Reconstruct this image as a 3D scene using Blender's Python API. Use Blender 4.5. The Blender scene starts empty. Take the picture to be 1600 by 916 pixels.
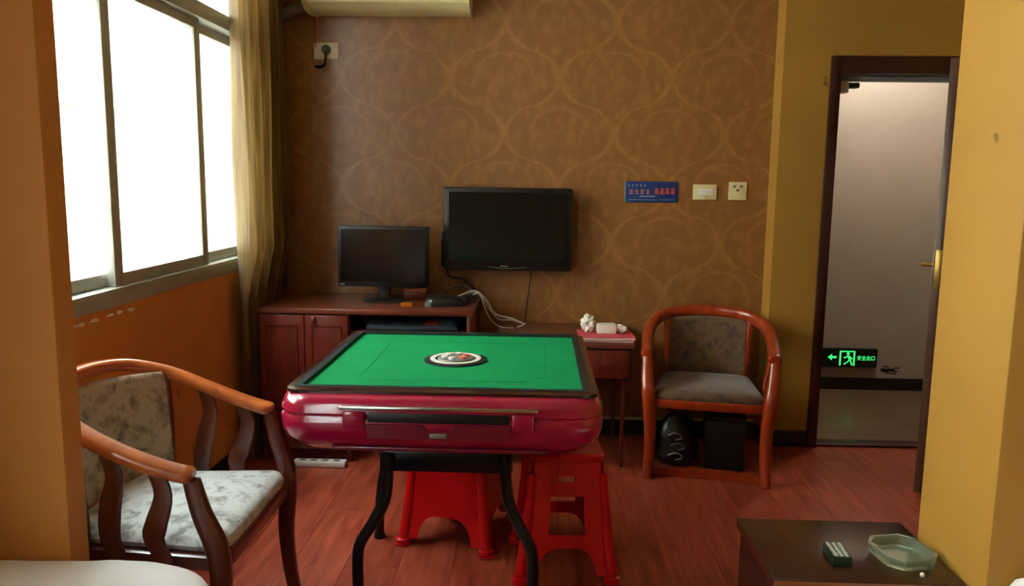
import bpy, bmesh, math, random
from mathutils import Vector, Matrix, noise

random.seed(7)
PI = math.pi
C = bpy.context.scene.collection
SC = bpy.context.scene

# ------------------------------------------------------------------ camera
cam_d = bpy.data.cameras.new('camera')
cam = bpy.data.objects.new('camera', cam_d)
C.objects.link(cam)
cam_d.sensor_width = 36.0
cam_d.lens = 1235.0 * 36.0 / 1600.0
cam_d.clip_start = 0.02
_p, _y, _r = math.radians(8.05), math.radians(1.85), math.radians(0.7)
_F = Vector((-math.sin(_y) * math.cos(_p), math.cos(_y) * math.cos(_p), -math.sin(_p)))
_R = Vector((math.cos(_y), math.sin(_y), 0))
_U = _R.cross(_F)
_R2 = math.cos(_r) * _R + math.sin(_r) * _U
_U2 = -math.sin(_r) * _R + math.cos(_r) * _U
cam.matrix_world = Matrix(((_R2.x, _U2.x, -_F.x, 0), (_R2.y, _U2.y, -_F.y, 0), (_R2.z, _U2.z, -_F.z, 1.37), (0, 0, 0, 1)))
SC.camera = cam

# ------------------------------------------------------------------ world, light, exposure
W = bpy.data.worlds.new('overcast_sky')
SC.world = W
W.use_nodes = True
bg = W.node_tree.nodes['Background']
# overcast sky: three times as bright overhead as at the horizon, dull ground below
_wt = W.node_tree
_tc = _wt.nodes.new('ShaderNodeTexCoord')
_sx = _wt.nodes.new('ShaderNodeSeparateXYZ')
_mr = _wt.nodes.new('ShaderNodeMapRange')
_cr = _wt.nodes.new('ShaderNodeValToRGB')
_wt.links.new(_tc.outputs['Generated'], _sx.inputs[0])
_wt.links.new(_sx.outputs[2], _mr.inputs[0])
_mr.inputs[1].default_value = -1
_mr.inputs[2].default_value = 1
_wt.links.new(_mr.outputs[0], _cr.inputs[0])
_e = _cr.color_ramp.elements
_e[0].position, _e[0].color = 0.0, (0.13, 0.13, 0.12, 1)
_e[1].position, _e[1].color = 1.0, (0.95, 0.98, 1.0, 1)
for _q, _k in ((0.49, (0.15, 0.15, 0.14, 1)), (0.515, (0.33, 0.34, 0.345, 1))):
    _n = _e.new(_q)
    _n.color = _k
_wt.links.new(_cr.outputs[0], bg.inputs['Color'])
bg.inputs['Strength'].default_value = 78.0
SC.view_settings.view_transform = 'Standard'
SC.view_settings.look = 'None'
SC.view_settings.exposure = 0.42
SC.view_settings.gamma = 1.0
SC.view_settings.use_curve_mapping = False


def portal(name, y0, y1, z0, z1, x):
    l = bpy.data.lights.new(name, 'AREA')
    l.shape = 'RECTANGLE'
    l.size = z1 - z0
    l.size_y = y1 - y0
    l.cycles.is_portal = True
    o = bpy.data.objects.new(name, l)
    C.objects.link(o)
    o.location = (x, (y0 + y1) / 2, (z0 + z1) / 2)
    o.rotation_euler = (0, -PI / 2, 0)
    return o


portal('window_portal', 1.80, 4.0, 0.93, 2.54, -1.62)
portal('window_portal', -0.9, 0.65, 0.75, 2.4, -1.62)


FACADE_TOP = 8.5


# ------------------------------------------------------------------ helpers
def S(r, g, b):
    def f(c):
        c /= 255.0
        return c / 12.92 if c <= 0.04045 else ((c + 0.055) / 1.055) ** 2.4
    return (f(r), f(g), f(b), 1)


class MB:
    def __init__(self):
        self.bm = bmesh.new()

    def box(self, c, s, bevel=0.0, rot=None, seg=2):
        m = Matrix.Translation(c)
        if rot is not None:
            m = m @ rot.to_4x4()
        m = m @ Matrix.Diagonal((s[0], s[1], s[2], 1))
        r = bmesh.ops.create_cube(self.bm, size=1.0, matrix=m)
        if bevel > 0:
            es = set()
            for v in r['verts']:
                es.update(v.link_edges)
            bmesh.ops.bevel(self.bm, geom=list(es), offset=bevel, segments=seg, affect='EDGES', profile=0.5)
        return self

    def b2(self, x0, x1, y0, y1, z0, z1, bevel=0.0, seg=2):
        return self.box(((x0 + x1) / 2, (y0 + y1) / 2, (z0 + z1) / 2), (abs(x1 - x0), abs(y1 - y0), abs(z1 - z0)), bevel, None, seg)

    def loft(self, rings, cap0=True, cap1=True, closed=True):
        bm = self.bm
        vr = [[bm.verts.new(p) for p in r] for r in rings]
        n = len(vr[0])
        for a, b in zip(vr[:-1], vr[1:]):
            for i in range(n if closed else n - 1):
                j = (i + 1) % n
                bm.faces.new((a[i], a[j], b[j], b[i]))
        if cap0:
            bm.faces.new(list(reversed(vr[0])))
        if cap1:
            bm.faces.new(vr[-1])
        return self

    def sweep(self, pts, prof, up=Vector((0, 0, 1)), scale=None, closed=False):
        """prof: 2d points (side, up); scale: per point (sx, sy)."""
        pts = [Vector(p) for p in pts]
        n = len(pts)
        rings = []
        for i, p in enumerate(pts):
            if closed:
                t = pts[(i + 1) % n] - pts[i - 1]
            else:
                t = pts[min(i + 1, n - 1)] - pts[max(i - 1, 0)]
            t.normalize()
            s = t.cross(up)
            if s.length < 1e-4:
                s = t.cross(Vector((1, 0, 0)))
            s.normalize()
            u = s.cross(t)
            k = scale[i] if scale else (1, 1)
            if not isinstance(k, (tuple, list)):
                k = (k, k)
            rings.append([p + s * (a * k[0]) + u * (b * k[1]) for a, b in prof])
        if closed:
            rings.append(rings[0])
            self.loft(rings, False, False)
        else:
            self.loft(rings)
        return self

    def tube(self, pts, r, seg=8, closed=False, up=Vector((0, 0, 1))):
        prof = [(math.cos(2 * PI * i / seg), math.sin(2 * PI * i / seg)) for i in range(seg)]
        rr = r if isinstance(r, (list, tuple)) else [r] * len(pts)
        return self.sweep(pts, prof, up, [(a, a) for a in rr], closed)

    def lathe(self, prof, c=(0, 0, 0), seg=24):
        rings = []
        for r, z in prof:
            rings.append([Vector((c[0] + r * math.cos(2 * PI * i / seg), c[1] + r * math.sin(2 * PI * i / seg), c[2] + z)) for i in range(seg)])
        return self.loft(rings)

    def prism(self, poly, ax, d0, d1):
        """poly of 2d points; ax = axis of extrusion; others in order."""
        def P(a, b, d):
            return {'x': (d, a, b), 'y': (a, d, b), 'z': (a, b, d)}[ax]
        return self.loft([[P(a, b, d0) for a, b in poly], [P(a, b, d1) for a, b in poly]])

    def sphere(self, c, r, sub=2, sc=(1, 1, 1)):
        m = Matrix.Translation(c) @ Matrix.Diagonal((sc[0], sc[1], sc[2], 1))
        bmesh.ops.create_icosphere(self.bm, subdivisions=sub, radius=r, matrix=m)
        return self

    def build(self, name, mat, parent=None, smooth=35, loc=None, rot=None):
        bmesh.ops.recalc_face_normals(self.bm, faces=self.bm.faces)
        me = bpy.data.meshes.new(name)
        self.bm.to_mesh(me)
        self.bm.free()
        if smooth:
            me.polygons.foreach_set('use_smooth', [True] * len(me.polygons))
            me.set_sharp_from_angle(angle=math.radians(smooth))
        me.materials.append(mat)
        o = bpy.data.objects.new(name, me)
        C.objects.link(o)
        if parent is not None:
            o.parent = parent
        if loc:
            o.location = loc
        if rot:
            o.rotation_euler = rot
        return o


def cr(pts, n=6, closed=False):
    """Catmull-Rom smoothing of a list of tuples of any length"""
    out = []
    N = len(pts)
    rng = range(N if closed else N - 1)
    for i in rng:
        p0 = pts[(i - 1) % N] if (closed or i > 0) else pts[0]
        p1 = pts[i]
        p2 = pts[(i + 1) % N]
        p3 = pts[(i + 2) % N] if (closed or i + 2 < N) else pts[-1]
        for k in range(n):
            t = k / n
            out.append(tuple(0.5 * (2 * b + (c - a) * t + (2 * a - 5 * b + 4 * c - d) * t * t + (3 * b - a - 3 * c + d) * t ** 3)
                             for a, b, c, d in zip(p0, p1, p2, p3)))
    if not closed:
        out.append(tuple(pts[-1]))
    return out


def rrect(hx, hy, r, seg=6, cx=0, cy=0):
    out = []
    for sx, sy, a0 in ((1, 1, 0), (-1, 1, 90), (-1, -1, 180), (1, -1, 270)):
        for k in range(seg + 1):
            a = math.radians(a0 + 90 * k / seg)
            out.append((cx + sx * (hx - r) + r * math.cos(a), cy + sy * (hy - r) + r * math.sin(a)))
    return out


def tag(o, label=None, cat=None, group=None, kind=None):
    if label:
        o['label'] = label
    if cat:
        o['category'] = cat
    if group:
        o['group'] = group
    if kind:
        o['kind'] = kind
    return o


def thing(name, label, cat, loc=(0, 0, 0), rotz=0, group=None):
    o = bpy.data.objects.new(name, None)
    o.empty_display_size = 0.05
    C.objects.link(o)
    o.location = loc
    o.rotation_euler = (0, 0, rotz)
    return tag(o, label, cat, group)


def struct(o, label=None):
    o['kind'] = 'structure'
    if label:
        o['label'] = label
    return o


# ------------------------------------------------------------------ materials
class NG:
    def __init__(self, name):
        self.m = bpy.data.materials.new(name)
        self.m.use_nodes = True
        self.nt = self.m.node_tree
        self.bsdf = self.nt.nodes['Principled BSDF']
        self.out = self.nt.nodes['Material Output']

    def n(self, t, **kw):
        nd = self.nt.nodes.new(t)
        for k, v in kw.items():
            setattr(nd, k, v)
        return nd

    def L(self, a, b):
        self.nt.links.new(a, b)

    def math(self, op, a, b=None, c=None, clamp=False):
        nd = self.n('ShaderNodeMath', operation=op, use_clamp=clamp)
        for i, x in enumerate((a, b, c)):
            if x is None:
                continue
            if isinstance(x, (int, float)):
                nd.inputs[i].default_value = x
            else:
                self.L(x, nd.inputs[i])
        return nd.outputs[0]

    def mix(self, fac, a, b):
        nd = self.n('ShaderNodeMix', data_type='RGBA')
        for i, x in ((0, fac), (6, a), (7, b)):
            if isinstance(x, (int, float, tuple)):
                nd.inputs[i].default_value = x
            else:
                self.L(x, nd.inputs[i])
        return nd.outputs[2]

    def coord(self, scale=(1, 1, 1), kind='Object'):
        tc = self.n('ShaderNodeTexCoord')
        mp = self.n('ShaderNodeMapping')
        mp.inputs['Scale'].default_value = scale
        self.L(tc.outputs[kind], mp.inputs['Vector'])
        return mp.outputs[0]

    def noise(self, vec, scale, detail=4, rough=0.55):
        nd = self.n('ShaderNodeTexNoise')
        nd.inputs['Scale'].default_value = scale
        nd.inputs['Detail'].default_value = detail
        nd.inputs['Roughness'].default_value = rough
        self.L(vec, nd.inputs['Vector'])
        return nd.outputs['Fac']

    def ramp(self, fac, stops):
        nd = self.n('ShaderNodeValToRGB')
        e = nd.color_ramp.elements
        while len(e) < len(stops):
            e.new(0.5)
        for el, (p, c) in zip(e, stops):
            el.position = p
            el.color = c
        self.L(fac, nd.inputs[0])
        return nd.outputs[0]

    def bump(self, h, strength, dist=0.01):
        nd = self.n('ShaderNodeBump')
        nd.inputs['Strength'].default_value = strength
        nd.inputs['Distance'].default_value = dist
        self.L(h, nd.inputs['Height'])
        self.L(nd.outputs[0], self.bsdf.inputs['Normal'])


def shade(c, k):
    return (min(c[0] * k, 1), min(c[1] * k, 1), min(c[2] * k, 1), 1)


def simple(name, col, rough=0.5, metal=0.0, var=0.12, scale=12.0, stretch=(1, 1, 1), bump=0.0, spec=0.5, coat=0.0, sheen=0.0):
    g = NG(name)
    v = g.coord(stretch)
    nz = g.noise(v, scale)
    g.L(g.ramp(nz, [(0.3, shade(col, 1 - var)), (0.7, shade(col, 1 + var))]), g.bsdf.inputs['Base Color'])
    g.bsdf.inputs['Roughness'].default_value = rough
    g.bsdf.inputs['Metallic'].default_value = metal
    g.bsdf.inputs['Specular IOR Level'].default_value = spec
    g.bsdf.inputs['Coat Weight'].default_value = coat
    g.bsdf.inputs['Coat Roughness'].default_value = 0.08
    g.bsdf.inputs['Sheen Weight'].default_value = sheen
    if bump:
        g.bump(nz, bump)
    return g.m


def wood(name, dark, light, axis='z', rough=0.35, scale=1.0, coat=0.2):
    g = NG(name)
    st = {'x': (1.2, 14, 14), 'y': (14, 1.2, 14), 'z': (14, 14, 1.2)}[axis]
    v = g.coord(tuple(s * scale for s in st))
    n1 = g.noise(v, 2.2, 6, 0.6)
    g.L(g.ramp(n1, [(0.3, dark), (0.72, light)]), g.bsdf.inputs['Base Color'])
    g.bsdf.inputs['Roughness'].default_value = rough
    g.bsdf.inputs['Coat Weight'].default_value = coat
    g.bsdf.inputs['Coat Roughness'].default_value = 0.15
    g.bump(n1, 0.06)
    return g.m


def glass_thin(name, tint=(0.93, 0.98, 0.97, 1)):
    g = NG(name)
    tr = g.n('ShaderNodeBsdfTransparent')
    tr.inputs[0].default_value = tint
    gl = g.n('ShaderNodeBsdfGlossy')
    gl.inputs['Roughness'].default_value = 0.02
    fr = g.n('ShaderNodeFresnel')
    fr.inputs[0].default_value = 1.35
    mx = g.n('ShaderNodeMixShader')
    nz = g.noise(g.coord(), 3)
    g.L(g.math('MULTIPLY', fr.outputs[0], g.math('ADD', g.math('MULTIPLY', nz, 0.2), 0.7)), mx.inputs[0])
    g.L(tr.outputs[0], mx.inputs[1])
    g.L(gl.outputs[0], mx.inputs[2])
    g.L(mx.outputs[0], g.out.inputs['Surface'])
    return g.m


def glass_solid(name, col, rough=0.02, tr=1.0):
    g = NG(name)
    g.bsdf.inputs['Base Color'].default_value = col
    g.bsdf.inputs['Roughness'].default_value = rough
    g.bsdf.inputs['Transmission Weight'].default_value = tr
    g.bsdf.inputs['IOR'].default_value = 1.48
    return g.m


def emit(name, col, strength):
    g = NG(name)
    nz = g.noise(g.coord(), 30)
    g.L(g.ramp(nz, [(0.2, shade(col, 0.85)), (0.8, col)]), g.bsdf.inputs['Emission Color'])
    g.bsdf.inputs['Base Color'].default_value = shade(col, 0.4)
    g.bsdf.inputs['Emission Strength'].default_value = strength
    return g.m


def damask(name):
    g = NG(name)
    tc = g.n('ShaderNodeTexCoord')
    sp = g.n('ShaderNodeSeparateXYZ')
    # a little wobble keeps the printed ornament from looking ruled
    wn = g.n('ShaderNodeTexNoise')
    wn.inputs['Scale'].default_value = 22
    g.L(tc.outputs['Object'], wn.inputs['Vector'])
    wob = g.math('MULTIPLY', g.math('SUBTRACT', wn.outputs['Fac'], 0.5), 0.022)
    g.L(tc.outputs['Object'], sp.inputs[0])
    X = g.math('ADD', sp.outputs[0], wob)
    Z = g.math('ADD', sp.outputs[2], wob)
    u = g.math('DIVIDE', g.math('SUBTRACT', X, 0.10), 0.574)
    v = g.math('DIVIDE', g.math('SUBTRACT', Z, 1.90), 0.563)
    a = g.math('ABSOLUTE', g.math('SUBTRACT', g.math('FRACT', g.math('ADD', u, 0.5)), 0.5))   # 0..0.5
    cs = g.math('COSINE', g.math('MULTIPLY', v, 2 * PI))
    ss = g.math('MULTIPLY', g.math('SIGN', cs), g.math('POWER', g.math('ABSOLUTE', cs), 0.62))
    ac = g.math('SUBTRACT', 0.25, g.math('MULTIPLY', ss, 0.24))
    d1 = g.math('ABSOLUTE', g.math('SUBTRACT', a, ac))

    def line(d, w):
        return g.math('SUBTRACT', 1, g.math('DIVIDE', d, w), clamp=True)
    l1 = line(d1, 0.045)

    def oval(ca, cv, ra, rv, w):
        da = g.math('DIVIDE', g.math('SUBTRACT', a, ca), ra)
        fv = g.math('SUBTRACT', g.math('FRACT', g.math('ADD', v, 0.5 - cv)), 0.5)
        dv = g.math('DIVIDE', fv, rv)
        e = g.math('SQRT', g.math('ADD', g.math('MULTIPLY', da, da), g.math('MULTIPLY', dv, dv)))
        return g.math('MULTIPLY', line(g.math('ABSOLUTE', g.math('SUBTRACT', e, 1)), w), g.math('ADD', g.math('MULTIPLY', dv, 1.4), 0.75, clamp=True)), e
    o1, e1 = oval(0, 0.53, 0.25, 0.20, 0.13)
    o2, e2 = oval(0.5, 0.03, 0.25, 0.20, 0.13)
    p1, _ = oval(0, 0.46, 0.11, 0.07, 0.5)
    p2, _ = oval(0.5, -0.04, 0.11, 0.07, 0.5)
    vm = g.n('ShaderNodeMapping')
    vm.inputs['Scale'].default_value = (1, 1, 0.6)
    g.L(tc.outputs['Object'], vm.inputs['Vector'])
    vo = g.n('ShaderNodeTexVoronoi', feature='SMOOTH_F1')
    vo.inputs['Scale'].default_value = 24
    g.L(vm.outputs[0], vo.inputs['Vector'])
    leaf = g.math('MULTIPLY', line(vo.outputs['Distance'], 0.5), 0.8)
    n2 = g.noise(tc.outputs['Object'], 70, 3)
    n4 = g.noise(tc.outputs['Object'], 16, 3)
    pat = g.math('MULTIPLY', g.math('MAXIMUM', l1, g.math('MULTIPLY', g.math('MAXIMUM', o1, o2), 0.7)), g.math('ADD', 0.45, n4))
    pat = g.math('MAXIMUM', pat, g.math('MULTIPLY', g.math('MAXIMUM', p1, p2), 0.35))
    pat = g.math('ADD', g.math('MAXIMUM', pat, leaf), g.math('ADD', g.math('MULTIPLY', g.math('SUBTRACT', n2, 0.5), 0.7), g.math('MULTIPLY', g.math('SUBTRACT', n4, 0.5), 0.9)), clamp=True)
    col = g.mix(pat, S(136, 88, 38), S(162, 114, 58))
    g.L(col, g.bsdf.inputs['Base Color'])
    g.L(g.math('SUBTRACT', 0.40, g.math('MULTIPLY', pat, 0.08)), g.bsdf.inputs['Roughness'])
    g.bsdf.inputs['Specular IOR Level'].default_value = 0.85
    g.bump(pat, 0.06, 0.003)
    return g.m


def wall_paint(name, col, specks=True):
    g = NG(name)
    v = g.coord()
    n1 = g.noise(v, 2.5, 5)
    n2 = g.noise(v, 60, 3)
    c = g.ramp(n1, [(0.3, shade(col, 0.9)), (0.7, shade(col, 1.06))])
    n3 = g.noise(g.coord((1, 1, 0.8)), 9, 2)
    if specks:
        c = g.mix(g.ramp(n3, [(0.735, (0, 0, 0, 1)), (0.76, (1, 1, 1, 1))]), c, shade(col, 0.45))
    g.L(c, g.bsdf.inputs['Base Color'])
    g.bsdf.inputs['Roughness'].default_value = 0.7
    g.bump(n2, 0.08, 0.003)
    return g.m


def fabric_floral(name, dark, light, accent, sc=14):
    g = NG(name)
    v = g.coord()
    n1 = g.noise(v, sc, 5, 0.65)
    n2 = g.noise(v, sc * 2.3, 3)
    n3 = g.noise(g.coord((1, 1, 1)), 240, 2)
    c = g.ramp(n1, [(0.38, dark), (0.5, light), (0.6, light), (0.68, dark)])
    c = g.mix(g.ramp(n2, [(0.58, (0, 0, 0, 1)), (0.66, (1, 1, 1, 1))]), c, accent)
    g.L(c, g.bsdf.inputs['Base Color'])
    g.bsdf.inputs['Roughness'].default_value = 0.75
    g.bsdf.inputs['Sheen Weight'].default_value = 0.35
    g.bump(n3, 0.25, 0.002)
    return g.m


def plank_mat(name, dark, light):
    g = NG(name)
    oi = g.n('ShaderNodeObjectInfo')
    tc = g.n('ShaderNodeTexCoord')
    off = g.n('ShaderNodeVectorMath', operation='SCALE')
    cmb = g.n('ShaderNodeCombineXYZ')
    g.L(oi.outputs['Random'], cmb.inputs[0])
    g.L(oi.outputs['Random'], cmb.inputs[1])
    off.inputs['Scale'].default_value = 37.0
    g.L(cmb.outputs[0], off.inputs[0])
    ad = g.n('ShaderNodeVectorMath', operation='ADD')
    g.L(tc.outputs['Object'], ad.inputs[0])
    g.L(off.outputs[0], ad.inputs[1])
    mp = g.n('ShaderNodeMapping')
    mp.inputs['Scale'].default_value = (16, 1.6, 16)
    g.L(ad.outputs[0], mp.inputs['Vector'])
    n1 = g.noise(mp.outputs[0], 2.0, 6, 0.62)
    c = g.ramp(n1, [(0.28, dark), (0.72, light)])
    k = g.math('ADD', g.math('MULTIPLY', oi.outputs['Random'], 0.3), 0.0)
    c = g.mix(k, c, shade(dark, 0.9))
    g.L(c, g.bsdf.inputs['Base Color'])
    g.L(g.math('ADD', g.math('MULTIPLY', n1, 0.15), 0.24), g.bsdf.inputs['Roughness'])
    g.bump(n1, 0.05, 0.002)
    return g.m


def curtain_mat(name):
    g = NG(name)
    v = g.coord((30, 30, 1.5))
    n1 = g.noise(v, 2, 4)
    c = g.ramp(n1, [(0.3, S(122, 94, 48)), (0.7, S(172, 142, 84))])
    g.L(c, g.bsdf.inputs['Base Color'])
    g.bsdf.inputs['Roughness'].default_value = 0.42
    g.bsdf.inputs['Sheen Weight'].default_value = 0.4
    tl = g.n('ShaderNodeBsdfTranslucent')
    g.L(c, tl.inputs[0])
    mx = g.n('ShaderNodeMixShader')
    mx.inputs[0].default_value = 0.3
    g.L(g.bsdf.outputs[0], mx.inputs[1])
    g.L(tl.outputs[0], mx.inputs[2])
    g.L(mx.outputs[0], g.out.inputs['Surface'])
    return g.m


YEL = S(170, 124, 42)
M = dict(
    wallpaper=damask('damask_wallpaper'),
    yellow=wall_paint('yellow_wall_paint', YEL),
    orange=wall_paint('ochre_wall_paint', S(204, 138, 62)),
    white=wall_paint('ceiling_white', S(176, 160, 132), False),
    corridor=wall_paint('corridor_grey_paint', S(176, 170, 160), False),
    plank=plank_mat('red_laminate', S(118, 40, 24), S(192, 92, 62)),
    corfloor=wood('corridor_floor_boards', S(86, 64, 44), S(118, 92, 64), 'x', 0.55),
    slab=simple('sub_floor', S(60, 25, 15), 0.7),
    base=simple('dark_baseboard', S(26, 22, 24), 0.4),
    cream_line=simple('cream_caulk_line', S(190, 180, 150), 0.6),
    alu=simple('grey_aluminium', S(170, 172, 160), 0.4, 0.2, 0.06),
    glass=glass_thin('window_glass'),
    curtain=curtain_mat('gold_satin_curtain'),
    frame=wood('dark_door_wood', S(44, 16, 12), S(66, 28, 20), 'z', 0.35),
    leaf=wood('door_leaf_wood', S(58, 34, 22), S(88, 58, 40), 'z', 0.4),
    brass=simple('aged_brass', S(190, 160, 90), 0.3, 0.9, 0.06),
    chrome=simple('chrome', S(205, 205, 205), 0.2, 0.95, 0.04),
    maroon=simple('maroon_gloss_plastic', S(158, 12, 56), 0.22, 0, 0.06, 5, coat=0.6),
    maroon2=simple('maroon_satin_plastic', S(112, 14, 38), 0.35, 0, 0.06, 5, coat=0.3),
    rimbrown=simple('dark_rim_gloss', S(58, 26, 26), 0.22, 0, 0.08, 5, coat=0.5),
    black=simple('black_plastic', S(20, 20, 22), 0.4, 0, 0.1),
    blackm=simple('black_enamel_metal', S(16, 20, 22), 0.3, 0.2, 0.1),
    rubber=simple('black_rubber_rim', S(18, 34, 34), 0.45),
    screen=simple('dark_screen', S(10, 12, 14), 0.18, 0, 0.05, coat=0.2),
    felt=simple('green_felt', S(0, 134, 78), 0.9, 0, 0.07, 7, bump=0.02, spec=0.15),
    redp=simple('red_plastic', S(200, 6, 14), 0.3, 0, 0.05, 6, coat=0.3),
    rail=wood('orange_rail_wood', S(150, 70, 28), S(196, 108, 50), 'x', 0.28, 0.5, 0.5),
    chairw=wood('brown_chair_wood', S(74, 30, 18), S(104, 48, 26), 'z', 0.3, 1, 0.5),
    chairr=wood('red_chair_wood', S(132, 40, 12), S(168, 62, 22), 'z', 0.28, 1, 0.5),
    cloth1=fabric_floral('grey_floral_fabric', S(128, 130, 126), S(196, 202, 200), S(170, 174, 172)),
    cloth1_shaded=fabric_floral('shaded_grey_floral_fabric', S(104, 92, 68), S(166, 152, 124), S(134, 122, 104)),  # seat fabric again, with the backrest's shade put into its colour
    cloth2=fabric_floral('brown_floral_fabric', S(58, 36, 18), S(90, 64, 32), S(74, 38, 28)),
    cherry=wood('cherry_cabinet_wood', S(84, 26, 20), S(118, 44, 32), 'z', 0.3, 1, 0.4),
    cherrytop=wood('cherry_top_wood', S(92, 42, 30), S(128, 66, 48), 'x', 0.3, 1, 0.4),
    darkin=simple('dark_interior', S(34, 14, 14), 0.6),
    ivory=simple('ivory_plastic', S(224, 212, 158), 0.4, 0, 0.04),
    whitep=simple('white_plastic', S(232, 230, 222), 0.4, 0, 0.03),
    greyp=simple('grey_plastic', S(120, 120, 118), 0.45),
    teal=simple('teal_grey_plug', S(70, 96, 92), 0.5),
    sheet=simple('white_bed_sheet', S(246, 249, 252), 0.8, 0, 0.03, 5, sheen=0.2),
    ctop=wood('coffee_table_dark', S(44, 22, 15), S(62, 32, 22), 'x', 0.26, 0.8, 0.25),
    cside=wood('coffee_table_side', S(44, 16, 12), S(60, 26, 18), 'z', 0.4),
    cedge=wood('coffee_table_edge', S(104, 54, 28), S(136, 78, 42), 'x', 0.35),
    ashglass=glass_solid('ashtray_glass', (0.72, 0.90, 0.70, 1), 0.05, 0.9),
    dgreen=simple('dark_green_card', S(14, 40, 26), 0.4),
    paperw=simple('white_paper', S(236, 234, 224), 0.75, 0, 0.03),
    print_white=simple('white_print', S(226, 232, 224), 0.6, 0, 0.03),
    print_red=simple('red_print', S(214, 84, 72), 0.6, 0, 0.04),
    print_pink=simple('salmon_print', S(196, 128, 104), 0.6, 0, 0.04),
    print_blue=simple('pale_blue_print', S(130, 160, 178), 0.6, 0, 0.05),
    blue=simple('blue_sign_board', S(26, 52, 112), 0.35, 0, 0.1, 5),
    pink=simple('pink_paper_cover', S(206, 70, 88), 0.55, 0, 0.08),
    redcard=simple('red_paper_cover', S(160, 22, 36), 0.55, 0, 0.08),
    orangew=wood('orange_box_wood', S(186, 96, 44), S(214, 130, 70), 'x', 0.5),
    gold=simple('orange_foil', S(206, 128, 30), 0.35, 0.3, 0.15, 60),
    slate=simple('slate_keyboard', S(56, 78, 92), 0.4),
    cablew=simple('pale_cable', S(196, 190, 182), 0.5),
    cableb=simple('black_cable', S(24, 22, 22), 0.5),
    bagp=simple('black_bag', S(16, 18, 18), 0.32, 0, 0.2, 14, bump=0.3),
    pipew=simple('grey_pipe_wrap', S(128, 126, 112), 0.55, 0, 0.1, 20),
    pipeb=simple('brown_pipe_paint', S(84, 58, 44), 0.4),
    green_e=emit('exit_green_light', (0.06, 1.0, 0.22, 1), 0.9),
    green_d=simple('exit_dark_face', S(6, 40, 18), 0.3),
    lamp=emit('ceiling_lamp_glow', (1.0, 0.93, 0.82, 1), 3.0),
    concrete=simple('pale_render', S(210, 206, 196), 0.8),
    facade=simple('added_house_front', S(166, 162, 154), 0.8),  # grey chosen so the added house front throws less light indoors
)

# ================================================================== STRUCTURE
XW, BY, DY, CE = -1.44, 4.22, 4.08, 2.62
XR, YB = 2.55, -2.3

fl = struct(MB().b2(XW - 0.26, XR + 0.2, YB - 0.15, DY + 0.09, -0.12, -0.012).build('floor', M['slab'], None, 0), 'red-brown laminate floor of the room')
pw, pl = 0.192, 1.28
plank_mesh = {}
nx = int(math.ceil((XR - XW) / pw))
for i in range(nx):
    x0 = XW + i * pw
    x1 = min(x0 + pw, XR)
    y = -0.6 - (i * 0.47 % pl)
    while y < BY:
        ya, yb = max(y, -0.6), min(y + pl, BY if x0 < 1.2 else DY + 0.07)
        if yb - ya > 0.03:
            key = (round(x1 - x0, 3), round(yb - ya, 3))
            if key not in plank_mesh:
                b = MB()
                b.box((0, 0, -0.006), (key[0] - 0.0009, key[1] - 0.0009, 0.012), 0.0008, None, 1)
                o = b.build('plank', M['plank'], fl, 0)
                plank_mesh[key] = o.data
            else:
                o = bpy.data.objects.new('plank', plank_mesh[key])
                C.objects.link(o)
                o.parent = fl
            o.location = ((x0 + x1) / 2, (ya + yb) / 2, 0)
        y += pl

struct(MB().b2(XW - 0.26, XR + 0.2, YB - 0.15, BY + 0.2, CE, CE + 0.1).build('ceiling', M['white'], None, 0), 'white ceiling')

# left wall with two window openings
W1 = (1.80, 4.0, 0.93, 2.54)
W2 = (-0.9, 0.65, 0.75, 2.4)
b = MB()
xa, xb = XW - 0.24, XW
b.b2(xa, xb, YB, W2[0], 0, CE).b2(xa, xb, W2[1], W1[0], 0, CE).b2(xa, xb, W1[1], BY + 0.12, 0, CE)
for w in (W1, W2):
    b.b2(xa, xb, w[0], w[1], 0, w[2]).b2(xa, xb, w[0], w[1], w[3], CE)
struct(b.build('wall_left', M['orange'], None, 0), 'ochre painted wall under and around the window')
b = MB()
for i in range(7):     # paint flaked to the white plaster just under the frame
    yy = 2.28 + i * 0.075 + random.uniform(-0.02, 0.02)
    pts = []
    for k in range(8):
        a = 2 * PI * k / 8
        pts.append((yy + random.uniform(0.012, 0.035) * math.cos(a), 0.905 + random.uniform(0.002, 0.009) * math.sin(a)))
    b.prism(pts, 'x', XW + 0.0005, XW + 0.003)
struct(b.build('trim_1', M['paperw'], None, 0), 'chipped white plaster patches under the window frame')

struct(MB().b2(XW, 1.205, BY, BY + 0.12, 0, CE).build('wall_back', M['wallpaper'], None, 0), 'brown and gold damask wallpaper wall behind the television')
DX0, DX1, DZ = 1.483, 2.11, 1.915
b = MB()
b.b2(1.20, 1.44, DY, BY + 0.12, 0, CE).b2(1.44, DX1 + 0.05, DY, BY + 0.12, DZ + 0.09, CE).b2(DX1 + 0.05, XR + 0.1, DY, BY + 0.12, 0, CE)
struct(b.build('wall_door', M['yellow'], None, 0), 'yellow painted wall holding the open doorway')
struct(MB().b2(XR, XR + 0.1, 2.03, DY, 0, CE).build('wall_right', M['yellow'], None, 0), 'yellow wall at the right')
struct(MB().b2(XR, XR + 0.1, YB, 1.705, 0, CE).build('wall_right', M['orange'], None, 0), 'yellow wall beside the beds')
struct(MB().b2(XW, XR, YB - 0.1, YB, 0, CE).build('wall_rear', M['yellow'], None, 0), 'wall behind the camera')
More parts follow.
